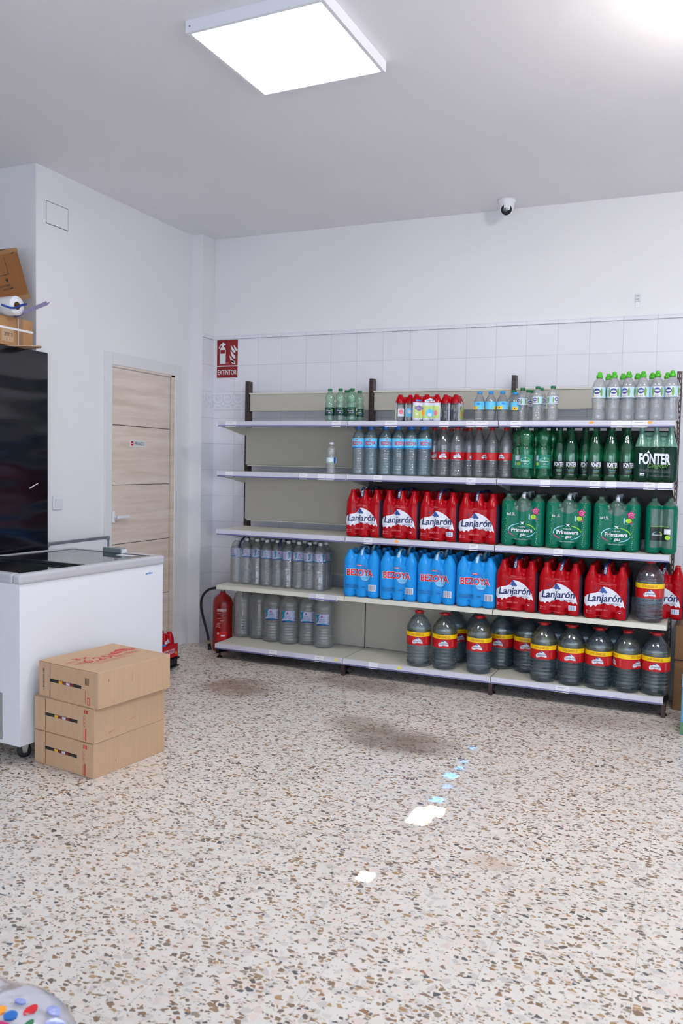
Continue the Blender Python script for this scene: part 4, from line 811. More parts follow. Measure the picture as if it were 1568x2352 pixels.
# --- second shelf
q = None
B = bottle('half_litre_water_bottle', P_ONE, 'clear_water', 'cap_white', .0150, (.198, .212), [('wrap_label', lambda q: (band(q, .0333, .072, .110, 'lab_sky'), band(q, .0333, .072, .110, 'nest_blue', .6, 1.1, off=.0009), cyl(q, ell(-.004, .092, .018, .015), .0333, 'logo_white', 0, .0010), cyl(q, rect(-.004, .093, .024, .003), .0333, 'arc_cyan', 0, .0012), cyl(q, rect(-.006, .077, .04, .006), .0333, 'lab_leaf', 0, .0010)))])
put(B, (-2.267, 5.06, z2s), .3, 'single small clear water bottle with white cap standing alone on the second shelf', 'bottle')
B = bottle('water_bottle', P_BEZ, 'clear_blue', 'cap_blue', .0158, (.300, .320), [('wrap_label', lab_bezoya)])
for k, x in enumerate([-2.072, -1.983, -1.880, -1.791, -1.702, -1.613]):
    put(B, (x, 5.065, z2s), [.1, .15, .42, .62, .2, .45][k], 'tall bottle with blue cap, %s from the left in the front row' % along(k), 'bottle', 'blue capped tall bottles on the second shelf')
for k, x in enumerate([-2.030, -1.925, -1.838, -1.750, -1.660]):
    put(B, (x, 5.158, z2s), 1+k, 'tall bottle with blue cap, %s from the left in the back row' % along(k), 'bottle', 'blue capped tall bottles on the second shelf')
B = bottle('water_bottle', P_LAN, 'clear_grey', 'cap_red', .0155, (.298, .316), [('wrap_label', lab_lanj)], flute=lambda a, z: 1+.02*math.sin(3*a+z*60)*(1 if z < .1 else 0))
for k, (x, y, rz, l) in enumerate([(-1.490, 5.075, .2, 'front one second along from the blue capped row'), (-1.400, 5.075, .3, 'front one third along from the blue capped row'), (-1.275, 5.13, 1.25, 'front one fourth from the green bottles'), (-1.190, 5.13, 2.0, 'front one third from the green bottles'), (-1.100, 5.13, 2.6, 'front one right against the green bottles'),
      (-1.580, 5.165, .5, 'one half hidden behind the last blue capped bottle'), (-1.492, 5.255, 1, 'rear one seen between the first two front red caps'), (-1.400, 5.25, 2, 'rear one at the middle of its group'), (-1.345, 5.165, .9, 'one set back to the right of the front pair')]):
    if x > -1.13: x = -1.102
    put(B, (x, y, z2s), rz, 'tall bottle with red cap, '+l, 'bottle', 'red capped tall bottles on the second shelf')
B = bottle('green_sparkling_bottle', P_PRI, 'clear_green', 'cap_dgreen', .0155, (.302, .320), [('wrap_label', lab_prim)], flute=fl5)
for k, (x, y, rz, l) in enumerate([(-1.022, 5.14, 1.3, 'leftmost one with a white square on its label'), (-.965, 5.055, .2, 'front one overlapping the leftmost'), (-.862, 5.09, .35, 'right front one beside the slim necked bottles'), (-.925, 5.17, 2, 'one in the second row between the front pair'), (-1.01, 5.25, 1, 'rear left one of the group'), (-.83, 5.22, 1.7, 'rear right one of the group'), (-.92, 5.29, .4, 'rearmost one against the back panel')]):
    put(B, (x, y, z2s), rz, 'green waisted bottle, '+l, 'bottle', 'waisted green bottles on the second shelf')
B = bottle('slim_neck_sparkling_bottle', P_FON, 'clear_deepgreen', 'cap_dgreen', .0155, (.302, .320), [('wrap_label', lab_fonter)], flute=fl5)
FN = [(-.775, 5.15), (-.702, 5.12), (-.625, 5.18), (-.556, 5.075), (-.466, 5.07), (-.378, 5.065)]
for k, (x, y) in enumerate(FN):
    put(B, (x, y, z2s), .15+.05*k, 'slim necked green bottle, %s from the left in the front row' % along(k), 'bottle', 'slim necked green bottles on the second shelf')
for k, (x, y) in enumerate([(-.735, 5.24), (-.645, 5.28), (-.560, 5.17), (-.470, 5.16), (-.382, 5.155), (-.50, 5.26), (-.41, 5.25)]):
    put(B, (x, y, z2s), 1+k, 'slim necked green bottle, '+['in the rear row, first from the left', 'in the rear row, second from the left', 'second row, behind the fourth front bottle', 'second row, behind the fifth front bottle', 'second row, behind the sixth front bottle', 'rear row, third from the left', 'rear row, nearest the wrapped pack'][k], 'bottle', 'slim necked green bottles on the second shelf')

FORM_BEZ = film_form([(.030, 0), (.040, .006), (.0435, .02), (.0440, .19), (.0440, .235), (.041, .252), (.030, .280), (.018, .298), (.0160, .316)], .0840, [(.105, .074, .045, .225), (.098, .062, .22, .252), (.092, .052, .25, .272), (.09, .048, .27, .285)])
FORM_RED = film_form([(.030, 0), (.040, .006), (.0435, .02), (.0440, .19), (.0435, .218), (.039, .240), (.028, .268), (.018, .290), (.0155, .314)], .0840, [(.106, .076, .045, .215), (.098, .062, .21, .240), (.092, .050, .24, .262)])
FORM_PRI = film_form([(.026, 0), (.038, .006), (.0430, .022), (.0430, .235), (.0435, .255), (.040, .276), (.028, .292), (.0155, .302), (.0150, .320)], .0885, [(.110, .080, .04, .245), (.100, .066, .24, .268), (.094, .05, .26, .278)])
FORM_FON = film_form(P_FON+[(.0150, .308), (.0150, .322)], .078, [(.094, .066, .02, .20), (.085, .052, .20, .235), (.082, .036, .23, .262), (.08, .02, .26, .29)])
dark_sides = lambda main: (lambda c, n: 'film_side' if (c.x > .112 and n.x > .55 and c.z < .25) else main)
REG_P = lambda c, n: 'film_green_clear' if (c.y < 0 and (c.x**2+(c.z-.262)**2) < .052**2) or (c.z > .292) or (n.z > .5 and c.z > .25) else 'film_green'
red_a = make_pack('wrapped_bottle_pack', FORM_RED, dark_sides('film_red'), art_redpack(False), handle_strip('logo_navy', 'AGUA', dx=-.012))
red_b = make_pack('wrapped_bottle_pack', FORM_RED, dark_sides('film_red'), art_redpack(True), handle_strip('logo_navy', 'AGUA', dx=.0, tw=.8))
blue_p = make_pack('wrapped_bottle_pack', FORM_BEZ, lambda c, n: 'film_blue', art_bezoya, handle_strip('lab_sky', dx=.0, tw=.5, w=.016))
green_p = make_pack('wrapped_bottle_pack', FORM_PRI, REG_P, art_prim, handle_strip('lab_white', dx=.004, tw=.1, tagm='paper_ink'))
def fon_region(c, n): return 'film_darkgreen' if c.z < .205 else 'film_fonter_clear'
fon_p = make_pack('wrapped_bottle_pack', FORM_FON, fon_region, art_fonter)
rest = 'six bottles in red film, '
PKY = 5.090
for k, (x, w) in enumerate([(-2.013, red_a), (-1.756, red_a), (-1.499, red_b), (-1.242, red_a)]):
    put(w, (x, PKY, z3s), [.0, .02, .03, .02][k]+.03, rest+'%s from the left on the third shelf' % along(k), 'bottle pack', 'red packs on the third shelf')
for k, x in enumerate([-.968, -.697, -.420]):
    put(green_p, (x, PKY+.006, z3s), .03, 'six bottles in green film, %s from the left on the third shelf' % along(k), 'bottle pack', 'green packs on the third shelf')
side_p = make_pack('wrapped_bottle_pack', FORM_PRI, lambda c, n: 'film_green_clear' if (c.x > .09 and abs(c.y) < .062 and .035 < c.z < .26) else REG_P(c, n), None, None,
    lambda F: (F(rect(-.01, .115, .10, .078), 'lab_black'), F(rect(.032, .130, .034, .030), 'lab_white'), F(ell(.034, .096, .014, .013), 'lab_lime'), F(arc(-.022, .108, .026, .020, 90, 190, .003), 'arc_cyan'), F(arc(-.022, .108, .026, .020, -10, 75, .003), 'arc_green'), F(text('Primavera', .009, .01, w=.044, u=-.022, v=.110), 'logo_white'), F(rect(-.01, .158, .10, .0014), 'arc_green')))
put(side_p, (-.178, 5.16, z3s), -PI/2+.05, 'pack of dark green bottles turned end-on beside the right upright', 'bottle pack', 'green packs on the third shelf')
for k, x in enumerate([-2.016, -1.758, -1.500, -1.242]):
    put(blue_p, (x, PKY-.012, z4s), [.02, .03, .0, .05][k], 'six bottles in bright blue film, %s from the left in the front row' % along(k), 'bottle pack', 'blue packs on the fourth shelf')
for k, (x, w) in enumerate([(-.986, red_a), (-.726, red_b), (-.459, red_a)]):
    put(w, (x, PKY-.015, z4s), .04, rest+'%s from the left on the fourth shelf' % along(k), 'bottle pack', 'red packs on the fourth shelf')
put(red_b, (-.160, 5.262, z4s), .02, rest+'half hidden behind the jug on the fourth shelf', 'bottle pack', 'red packs on the fourth shelf')
put(fon_p, (-.222, 5.092, z2s), .06, 'pack of slim necked bottles in black green film with big white lettering', 'bottle pack')
for k, x in enumerate([-2.016, -1.758, -1.500, -1.242]):
    put(blue_p, (x, 5.278, z4s), 0, 'six bottles in bright blue film, %s from the left in the back row' % along(k), 'bottle pack', 'blue packs on the fourth shelf')
for k, x in enumerate([-2.016, -1.758, -1.500, -1.242]):
    put(red_a, (x, 5.283, z3s), 0, rest+'back row of the third shelf, %s from the left' % along(k), 'bottle pack', 'red packs on the third shelf')
for k, x in enumerate([-.968, -.697, -.420]):
    put(green_p, (x, 5.283, z3s), 0, 'six bottles in green film, back row of the third shelf, %s from the left' % along(k), 'bottle pack', 'green packs on the third shelf')
for k, x in enumerate([-.986, -.726, -.459]):
    put(red_a, (x, 5.275, z4s), 0, rest+'back row of the fourth shelf, %s from the left' % along(k), 'bottle pack', 'red packs on the fourth shelf')
# --- fourth shelf, left bay: clear packs of six with labels
def clear_pack(nb):
    r = empty('clear_bottle_pack')
    lf = lab_rosal(.0420, .197, .257)
    for i in (-1, 0, 1):
        for j in (-.5, .5):
            b = MB(); b.lathe(P_ROS, 'clear_rosal', 20, c=(0, 0, 0)); o = b.build('bottle', r); o.location = (i*.0845, j*.0855, 0); o.rotation_euler = (0, 0, (i*1.3+j*2+nb) if j > 0 else .3+i*.5+nb*.4)
            c = MB(); c.lathe([(.0145, .312), (.0150, .314), (.0150, .328), (.0135, .331)], 'cap_white', 14); c.build('cap', o)
            q = MB(); lf(q); q.build('wrap_label', o)
    q = MB(); hw = .127; hd = .087
    prof = [(0, .004), (0, .25), (.018, .272)]
    vs = []; fs = []
    n = 40
    for (ins, z) in prof:
        for i in range(n):
            a = 2*PI*i/n; ca, sa = math.cos(a), math.sin(a); k = (abs(ca)**7+abs(sa)**7)**(-1/7); vs.append(((hw-ins)*ca*k, (hd-ins)*sa*k, z))
    for j in range(len(prof)-1):
        for i in range(n): fs.append((j*n+i, j*n+(i+1) % n, (j+1)*n+(i+1) % n, (j+1)*n+i))
    q.add(vs, fs, 'thin_film', True); q.build('shrink_film', r)
    h = handle_strip('logo_navy', None, top=.345, w=.016, dx=[-.05, .02, -.01][nb], tw=[1.2, .2, .4][nb]); h(r)
    return r
for k, x in enumerate([-2.963, -2.705, -2.448]):
    r = clear_pack(k); tag(r, 'six clear bottles with lilac labels, '+['left end of the fourth shelf', 'middle one of three', 'right one beside the bare shelf'][k], 'bottle pack', 'clear bottle packs on the fourth shelf'); r.location = (x, 5.19+[.0, -.012, -.02][k], z4s); r.rotation_euler = (0, 0, [.02, .02, -.03][k])
# --- bottom shelf jugs
B = bottle('clear_water_jug', P_RJ, 'clear_rosal', 'cap_white', .0260, (.356, .372), [('front_label', lab_rosal(.0726, .163, .243, -.62, .75))], n=36)
C = bottle('clear_water_jug', P_RJ, 'clear_rosal', 'cap_white', .0260, (.356, .372), None, n=36)
for k, (x, y) in enumerate([(-3.072, 5.290), (-2.938, 5.300), (-2.803, 5.262), (-2.663, 5.252), (-2.530, 5.292), (-2.386, 5.256)]):
    put(C if k < 2 else B, (x, y, z5s), .3+[0, 0, 0, 0, -.05, -.1][k], 'large clear jug, '+['beside the red fire extinguisher, label turned away', 'second from the extinguisher, label turned away', 'first from the left with a lilac label', 'second from the left with a lilac label', 'third from the left with a lilac label', 'rightmost one with a lilac label beside the bare shelf'][k], 'water jug', 'clear jugs in the left bay')
B = bottle('large_water_jug', P_LJ, 'clear_jug', 'cap_red', .0270, (.341, .358), [('wrap_label', lab_jug)], sq=2.0, n=36, cap_style=2)
JL = [(-1.622, 5.075, .3, 'leftmost in the middle bay'), (-1.448, 5.080, .28, 'second from the left in the middle bay, front row'), (-1.222, 5.085, .15, 'rightmost in the middle bay, front row'),
      (-.818, 5.075, .1, 'first from the left in the right bay front row'), (-.652, 5.072, .15, 'second from the left in the right bay front row'), (-.490, 5.070, .12, 'third from the left in the right bay front row'), (-.330, 5.070, 1.0, 'fourth from the left in the right bay, label turned'), (-.172, 5.078, .1, 'right end of the front row by the upright'),
      (-1.420, 5.290, .9, 'back row, behind the second front jug'), (-1.330, 5.285-.15+.15, .4, 'back row, seen in the gap between front jugs'), (-1.120, 5.270, .0, 'back row across the seam of the two bays'), (-.955, 5.250, .2, 'back row, left of the first right bay jug'), (-.78, 5.285, .6, 'back row, behind the first right bay jug'), (-.60, 5.285, .4, 'back row, behind the second right bay jug'), (-.42, 5.285, .4, 'back row, behind the third right bay jug')]
JL[9] = (-1.282, 5.290, .3, 'back row, seen in the gap between front jugs'); JL[8] = (-1.440, 5.290, .9, 'back row, behind the second front jug')
for x, y, rz, l in JL:
    put(B, (x, y, z5s), rz, 'big jug with red label, '+l, 'water jug', 'red labelled jugs on the bottom shelf')
put(B, (-.222, 5.085, z4s), .15, 'big water jug with red and yellow label standing on the fourth shelf', 'water jug')

# --- fire extinguisher in the corner
t = empty('fire_extinguisher', (-3.222, 5.250, 0)); tag(t, 'red fire extinguisher with black hose standing in the corner', 'fire extinguisher')
q = MB(); q.lathe([(.060, 0), (.072, .006), (.0745, .02), (.0745, .36), (.070, .385), (.055, .408), (.034, .424), (.022, .432), (.020, .445)], 'ext_red', 32)
cyl(q, rect(0, .315, .070, .020), .0745, 'ext_print', .45, .0008); 
for k in range(5): cyl(q, rect(-.02+.02*(k % 2), .29-k*.018, .03, .003), .0745, 'ext_print', .45, .0010)
cyl(q, text('21A', .03, .002, w=.03, rot=PI/2, u=-.028, v=.20), .0745, 'ext_print', .45, .0010); cyl(q, rect(.0, .12, .080, .065), .0745, 'ext_label', .45, .0008); cyl(q, rect(-.026, .14, .014, .014), .0745, 'ext_print', .45, .0010); cyl(q, rect(.010, .125, .03, .010), .0745, 'logo_white', .45, .0010)
q.build('cylinder', t)
q = MB(); q.lathe([(.016, .445), (.018, .455), (.018, .480), (.012, .484)], 'steel', 18); q.box(-.010, .010, -.05, .03, .484, .492, 'black', .002); q.build('valve', t)
q = MB(); pts = [(-.005, -.02, .468), (-.04, -.04, .473), (-.10, -.055, .452), (-.142, -.06, .40), (-.152, -.06, .335), (-.140, -.06, .27), (-.118, -.06, .20), (-.098, -.055, .13), (-.088, -.05, .07)]
sm_ = []
for i in range(len(pts)-1):
    p0, p1, p2, p3 = [Vector(pts[min(max(i+k, 0), len(pts)-1)]) for k in (-1, 0, 1, 2)]
    for s_ in range(5):
        u = s_/5; sm_.append(.5*((2*p1)+(-p0+p2)*u+(2*p0-5*p1+4*p2-p3)*u*u+(-p0+3*p1-3*p2+p3)*u**3))
q.tube(sm_, .0095, 'rubber', 12); q.build('hose', t); q = MB(); q.tube([sm_[-1], Vector((-.086, -.05, .05))], .011, 'leather_strip', 12); q.tube([Vector((-.086, -.05, .05)), Vector((-.080, -.045, .004))], [.012, .014], 'black', 12); q.build('nozzle', t)

# ================================================================ CHEST FREEZER
U = Vector((.080, .9968, 0)); Vv = Vector((-.9968, .080, 0)); FO = Vector((-2.800, 2.812, 0)); FL, FW_ = .985, .690
def fz(a, b, z): return FO+U*a+Vv*b+Vector((0, 0, z))       # a along the long side (away), b to the left
def fbox(mb, a0, a1, b0, b1, z0, z1, m, bev=0, seg=2): mb.box(a0, a1, b0, b1, z0, z1, m, bev, seg, xf=lambda v: fz(v.x, v.y, v.z))
T = empty('chest_freezer', (0, 0, 0)); tag(T, 'white chest freezer with sliding glass lids and grey rim', 'freezer')
q = MB(); fbox(q, .04, FL-.04, .04, FW_-.04, .088, .64, 'white_gloss')
for a0, a1, b0, b1 in ((0, FL, 0, .04), (0, FL, FW_-.04, FW_), (0, .04, .04, FW_-.04), (FL-.04, FL, .04, FW_-.04)): fbox(q, a0, a1, b0, b1, .088, .842, 'white_gloss')
q.flat(text('eurofred', .013, .012, w=.052, rot=0), lambda u, v: fz(FL-.115+u, -.0012, .800+v), 'lab_blue_deep')
q.build('cabinet', T, recalc=True)
q = MB()
for a0, a1, b0, b1 in ((-.008, FL+.008, -.010, .040), (-.008, FL+.008, FW_-.04, FW_+.008), (-.008, .045, .040, FW_-.04), (FL-.04, FL+.008, .040, FW_-.04)): fbox(q, a0, a1, b0, b1, .838, .888, 'grey_trim', .014, 3)
q.build('rim', T, recalc=True)
for nm, a0, a1, z in (('sliding_lid', .43, FL-.045, .880), ('sliding_lid', .050, .50, .868)):
    q = MB(); fbox(q, a0, a1, .045, FW_-.045, z, z+.004, 'lid_glass'); L_ = q.build(nm, T, recalc=True)
    q = MB()
    e = a0 if a0 > .2 else a1
    fbox(q, e-.012, e+.012, .045, FW_-.045, z-.008, z+.007, 'seal_dark', .002); fbox(q, a0, a1, FW_-.055, FW_-.043, z-.002, z+.006, 'alu', .001); fbox(q, a1-.008, a1, .045, FW_-.045, z-.002, z+.006, 'alu', .001); q.build('lid_frame', L_, recalc=True)
q = MB(); fbox(q, FL-.055, FL-.015, .26, .40, .884, .912, 'grey_plastic', .003); fbox(q, FL-.055, FL-.015, .250, .262, .880, .906, 'white_gloss', .002); q.build('lid_handle', T, recalc=True)
q = MB(); fbox(q, FL-.14, FL-.09, .10, .22, .8848, .8855, 'paper'); fbox(q, .08, FL-.08, .07, FW_-.07, .645, .655, 'white'); 
for a in (.06, FL-.07): fbox(q, a, a+.006, .05, FW_-.05, .45, .84, 'cream_metal')
for b_ in (.05, FW_-.056): fbox(q, .06, FL-.06, b_, b_+.006, .45, .84, 'cream_metal')
q.build('inner_tub', T, recalc=True)
q = MB(); fbox(q, -.004, .002, .115, .40, .105, .325, 'grille_grey', .001)
for k in range(11): fbox(q, -.0055, -.003, .135, .38, .120+k*.0175, .128+k*.0175, 'slot_dark')
q.build('vent_grille', T, recalc=True)
for a, b_ in ((.09, .075), (FL-.09, .075), (.09, FW_-.075), (FL-.09, FW_-.075)):
    q = MB(); c = fz(a, b_, 0); ang = .9; dx, dy = math.cos(ang), math.sin(ang)
    w = MB(); w.lathe([(.020, -.011), (.030, -.010), (.033, -.006), (.033, .006), (.030, .010), (.020, .011)], 'rubber', 22, axis=1)
    w.v = [(c.x+v[0]*dx-v[1]*dy, c.y+v[0]*dy+v[1]*dx, .0335+v[2]) for v in w.v]; WH = w.build('caster_wheel', T, recalc=True)
    f = MB(); f.box(-.025, .025, -.022, .022, .078, .088, 'steel', .002)
    for sd in (-.016, .013): f.prism([(-.018, .080), (.022, .080), (.010, .026), (-.006, .026)], lambda u, v, w2: (u, sd+w2, v), .003, 'steel')
    f.tube([(.001, -.018, .0335), (.001, .018, .0335)], .005, 'steel', 10)
    f.v = [(c.x+v[0]*dx-v[1]*dy, c.y+v[0]*dy+v[1]*dx, v[2]) for v in f.v]; f.build('caster_bracket', WH, recalc=True)

# whiteboard behind the freezer
T = empty('whiteboard', (-3.535, 4.035, 0)); tag(T, 'white board with grey frame standing against the wall behind the freezer', 'whiteboard')
q = MB(); q.box(-.008, .004, -.27, .28, .02, .90, 'white_gloss'); q.build('board', T)
q = MB()
for a, b, c, d in ((-.275, .283, .896, .914), (-.275, .283, .004, .022), (.271, .289, .02, .90), (-.281, -.263, .02, .90)): q.box(-.012, .010, a, b, c, d, 'alu', .003)
q.build('board_frame', T)
for y in (-.268, .277):
    for z in (.004, .886): q = MB(); q.box(-.014, .013, y-.014, y+.014, z, z+.030, 'grey_plastic', .006); q.build('corner_cap', T)

# ================================================================ BOXES
BA = math.radians(-8.0)
def carton(mb, w, d, h, m, bev=.002):
    mb.box(0, -w, 0, d, 0, h, m, bev, 1) if False else mb.box(-w, 0, 0, d, 0, h, m, bev, 1)
def jug_box(label, x, y, z, rz, top=False, hgt=.160, sk=0):
    T = empty('cardboard_box', (x, y, z)); T.rotation_euler = (0, 0, rz); tag(T, label, 'box', 'cardboard boxes stacked by the freezer')
    w, d = .395, .445
    q = MB(); carton(q, w, d, hgt, 'cardboard')
    if top:
        pt = lambda u, v: (-w+.02+v, d-.02-u, hgt+.0006)
        # printing on the lid reads along the long side, seen from the right
        pl = lambda u, v: (-.19-v, .225+u, hgt+.0007)
        q.flat(text('3x', .045, .010, w=.085, u=-.095, v=.075), pl, 'red_print'); q.flat(text('6,25L', .060, .016, w=.205, u=-.03, v=.010), pl, 'red_print')
        q.flat(mountain(.128, .050, .15, .075), pl, 'red_print'); q.flat(text('Lanjarón', .022, .008, w=.11, u=.13, v=.045), lambda u, v: (pl(u, v)[0], pl(u, v)[1], hgt+.0011), 'cardboard')
        q.flat(text('100%', .022, .004, w=.075, u=.135, v=-.010), pl, 'red_print'); q.flat(rect(.125, -.026, .12, .002), pl, 'red_print'); q.flat(text('AGUA MINERAL NATURAL', .009, 0, w=.20, u=-.03, v=-.043), pl, 'red_print'); q.flat(text('CARTÓN RECICLADO', .009, 0, w=.20, u=-.01, v=-.060), pl, 'red_print')
        q.flat(arc(-.175, .03, .012, .028, 0, 359, .002), pl, 'red_print'); q.flat(poly([(-.20, .055), (-.15, .060), (-.145, .056), (-.195, .051)]), pl, 'red_print'); q.flat(poly([(-.185, .0), (-.135, .02), (-.136, .024), (-.187, .004)]), pl, 'red_print')
        for k in range(4): q.flat(rect(-.165+.012*k, .004, .003, .03), pl, 'red_print')
    # stains on the long side
    for (u, v, a, b_) in (((.10, .032, .035, .0022), (.23, .060, .04, .0014)) if sk > 0 else ((.06, .118, .004, .012), (.20, .11, .0015, .05)) if top else ((.13, .05, .003, .02),)): q.flat(rect(0, 0, a, b_), lambda p, r_: (.0007, u+p, v+r_+p*.2), 'tape')
    q.build('carton_body', T)
    q = MB()   # end flaps with the dark carrying slot
    q.box(-w+.004, -w+.075, -.0035, 0, .004, hgt-.004, 'cardboard', .0012, 1); q.build('end_flap', T); q = MB(); q.box(-.105, -.004, -.0035, 0, .004, hgt-.004, 'cardboard', .0012, 1); q.build('end_flap', T)
    q = MB(); q.box(-w+.0750, -w+.0775, -.0004, .001, .004, hgt-.006, 'cardboard_brown_and_shade'); q.box(-.1075, -.1052, -.0004, .001, .004, hgt-.006, 'cardboard_brown_and_shade'); q.box(-w+.006, -.006, -.0006, .001, hgt-.0035, hgt-.002, 'cardboard_brown_and_shade'); q.build('painted_flap_shade', T)  # thin dark strips paint the shade along the flap edges
    q = MB(); q.box(-w+.075, -.105, -.0012, 0, .076, .090, 'black_print')
    for u, c_, ww in ((-.245, 'strip_yellow', .024), (-.215, 'strip_red', .018), (-.195, 'strip_white', .024), (-.168, 'strip_red', .018)): q.box(u-ww/2, u+ww/2, -.0018, -.0012, .0775, .0885, c_)
    q.build('slot_strip', T)
    q = MB(); fb2 = lambda u, v: (u, -.0042, v)
    if top:
        q.flat(bars(-.066, .115, .028, .034, 8), fb2, 'black_print'); q.flat(text('MET 8004/MOM T', .010, .006, w=.10, rot=-PI/2, u=-w+.038, v=.082), fb2, 'black_print'); q.flat(rect(-.056, .028, .016, .034), fb2, 'red_print'); q.flat(rect(-.056, .028, .009, .026), lambda u, v: (u, -.0046, v), 'cardboard'); q.flat(rect(-.077, .045, .003, .06), fb2, 'red_print')
    else:
        q.flat(rect(-.050, .138, .024, .018), fb2, 'red_print'); q.flat(rect(-.050, .138, .004, .020), lambda u, v: (u, -.0046, v), 'cardboard')
        for k in range(3): q.flat(arc(-.058, .112-k*.017, .008, .008, 0, 359, .0018), fb2, 'red_print')
        q.flat(rect(-.062, .035, .003, .05), fb2, 'red_print'); q.flat(rect(-.050, .035, .008, .056), fb2, 'red_print')
    q.build('printing', T); return T
jug_box('plain brown cardboard box lowest in the stack by the freezer', -2.392, 2.832, 0, BA, hgt=.160, sk=0)
jug_box('brown cardboard box in the middle of the stack by the freezer', -2.386, 2.830, .1605, BA+.01, hgt=.160, sk=.6)
jug_box('brown cardboard box with red printed lid on top of the stack', -2.360, 2.822, .3210, BA-.012, True, hgt=.164, sk=-.5)

# ================================================================ FRIDGE and what lies on it
T = empty('drinks_fridge', (-3.85, 3.39, 0)); tag(T, 'tall glossy black fridge standing in the alcove at the left', 'fridge')
q = MB(); q.box(-.36, .35, -.36, .35, .05, 2.03, 'fridge_black', .004, 2); q.build('cabinet', T); q = MB(); q.box(-.34, .34, -.40, -.362, .10, 1.98, 'fridge_black', .006); q.build('fridge_door', T)
q = MB(); [q.box(a-.02, a+.02, b-.02, b+.02, 0, .05, 'rubber') for a in (-.3, .3) for b in (-.3, .3)]; q.build('feet', T)
q = MB(); q.flat(poly([(0, 0), (.002, -.006), (.07, .024), (.07, .028)]), lambda u, v: (.3512, .20+u, -.0+1.245+v), 'white'); q.build('scratch', T)
t = MB(); t.prism([(-3.75, 3.36), (-3.53, 3.45), (-3.40, 3.485), (-3.345, 3.525), (-3.39, 3.57), (-3.75, 3.62)], lambda u, v, w: (u, v, 2.0305+w), .006, 'cardboard')
tag(t.build('cardboard_sheet'), 'thin cardboard sheet sticking out beneath the strapped carton', 'cardboard sheet')
T = empty('strapped_carton', (-3.52, 3.64, 2.037)); T.rotation_euler = (0, 0, .0); tag(T, 'light brown carton with white strap and taped side on the fridge', 'box')
q = MB(); q.box(-.40, 0, -.42, 0, 0, .158, 'cardboard_tan', .002, 1); fx = lambda u, v: (.0008, u, v); q.flat(rect(-.185, .055, .085, .07), fx, 'cardboard'); q.flat(text('20913', .020, .004, w=.058, u=-.180, v=.060), lambda u, v: (.0012, u, v), 'black_print')
for (u, v) in ((-.018, .118), (-.018, .032)): q.flat(rect(u, v, .012, .018), fx, 'cardboard_brown_and_shade'); q.flat(rect(u, v, .009, .014), lambda a, b: (.0012, a, b), 'cardboard_tan')
q.build('carton_body', T); q = MB(); q.box(0, .0010, -.120, -.075, 0, .158, 'tape'); q.box(-.2, .0010, -.120, -.075, .1581, .159, 'tape'); q.box(.001, .0014, -.112, -.106, 0, .158, 'strip_white'); q.build('packing_tape', T)
q = MB(); q.box(.0012, .003, -.42, .001, .088, .100, 'white'); q.build('strap', T)
T = empty('plastic_film_roll', (-3.455, 3.460, 2.1965)); tag(T, 'white roll of plastic film lying on the strapped carton', 'roll')
q = MB(); prof = []
q.lathe([(.022, -.125), (.050, -.125), (.052, -.120), (.052, -.005), (.050, 0), (.022, 0)], 'white', 32, axis=0, c=(0, 0, .052), cap0=False, cap1=False); q.build('film_roll', T); q = MB(); q.lathe([(.0222, -.123), (.0222, -.002), (.020, -.002), (.020, -.123)], 'cardboard_brown_and_shade', 24, axis=0, c=(0, 0, .052), cap0=False, cap1=False); q.build('core', T)
for o in T.children:
    pass
t = MB(); t.strip([(-3.448, 3.34, 2.232), (-3.446, 3.40, 2.226), (-3.444, 3.44, 2.232), (-3.444, 3.48, 2.255), (-3.446, 3.52, 2.268)],   .011, 'strap_blue', .004, side=(.2, 0, 1)); tag(t.build('blue_strap'), 'blue plastic strap crossing the end of the film roll', 'strap')
t = MB(); d0 = Vector((-3.56, 3.545, 2.1985)); d1 = Vector((-3.205, 3.425, 2.232))
def stp(u, v): p = d0+(d1-d0)*u; return p+Vector((0, .012*v, .016*abs(v)))
vs = [stp(u, v) for u in (0, 1) for v in (-1, 0, 1)]; t.add(vs+[v+Vector((0, 0, .002)) for v in vs], [(0, 1, 4, 3), (1, 2, 5, 4), (6, 9, 10, 7), (7, 10, 11, 8), (3, 4, 10, 9), (4, 5, 11, 10), (0, 3, 9, 6), (2, 8, 11, 5)], 'rail_lilac'); tag(t.build('plastic_rail'), 'clear lilac plastic rail jutting out from beside the film roll', 'plastic strip')
# large carton, tilted
T = empty('tilted_carton', (-3.595, 3.70, 2.345)); tag(T, 'large dark brown taped carton tilted on top of the fridge pile', 'box'); T.rotation_euler = (math.radians(22), 0, 0)
q = MB(); q.box(-.36, 0, -.32, 0, 0, .282, 'cardboard_dark', .003, 1); fx = lambda u, v: (.0010, u, v)
q.flat(rect(-.045, .262, .022, .012), fx, 'black_print'); q.flat(rect(-.20, .155, .18, .003), fx, 'black_print'); q.flat(rect(-.115, .20, .003, .09), fx, 'black_print'); q.flat(ell(-.140, .125, .010, .010), fx, 'black_print'); q.flat(text('MADE IN CHINA', .012, .008, w=.11, u=-.175, v=.098), fx, 'black_print'); q.flat(text('330X272MM', .010, .006, w=.08, u=-.150, v=.078), fx, 'black_print')
q.build('carton_body', T); q = MB(); q.box(0, .0012, -.32, .001, 0, .026, 'tape'); q.box(0, .0012, -.32, .001, .262, .283, 'tape') ; q.build('packing_tape', T)

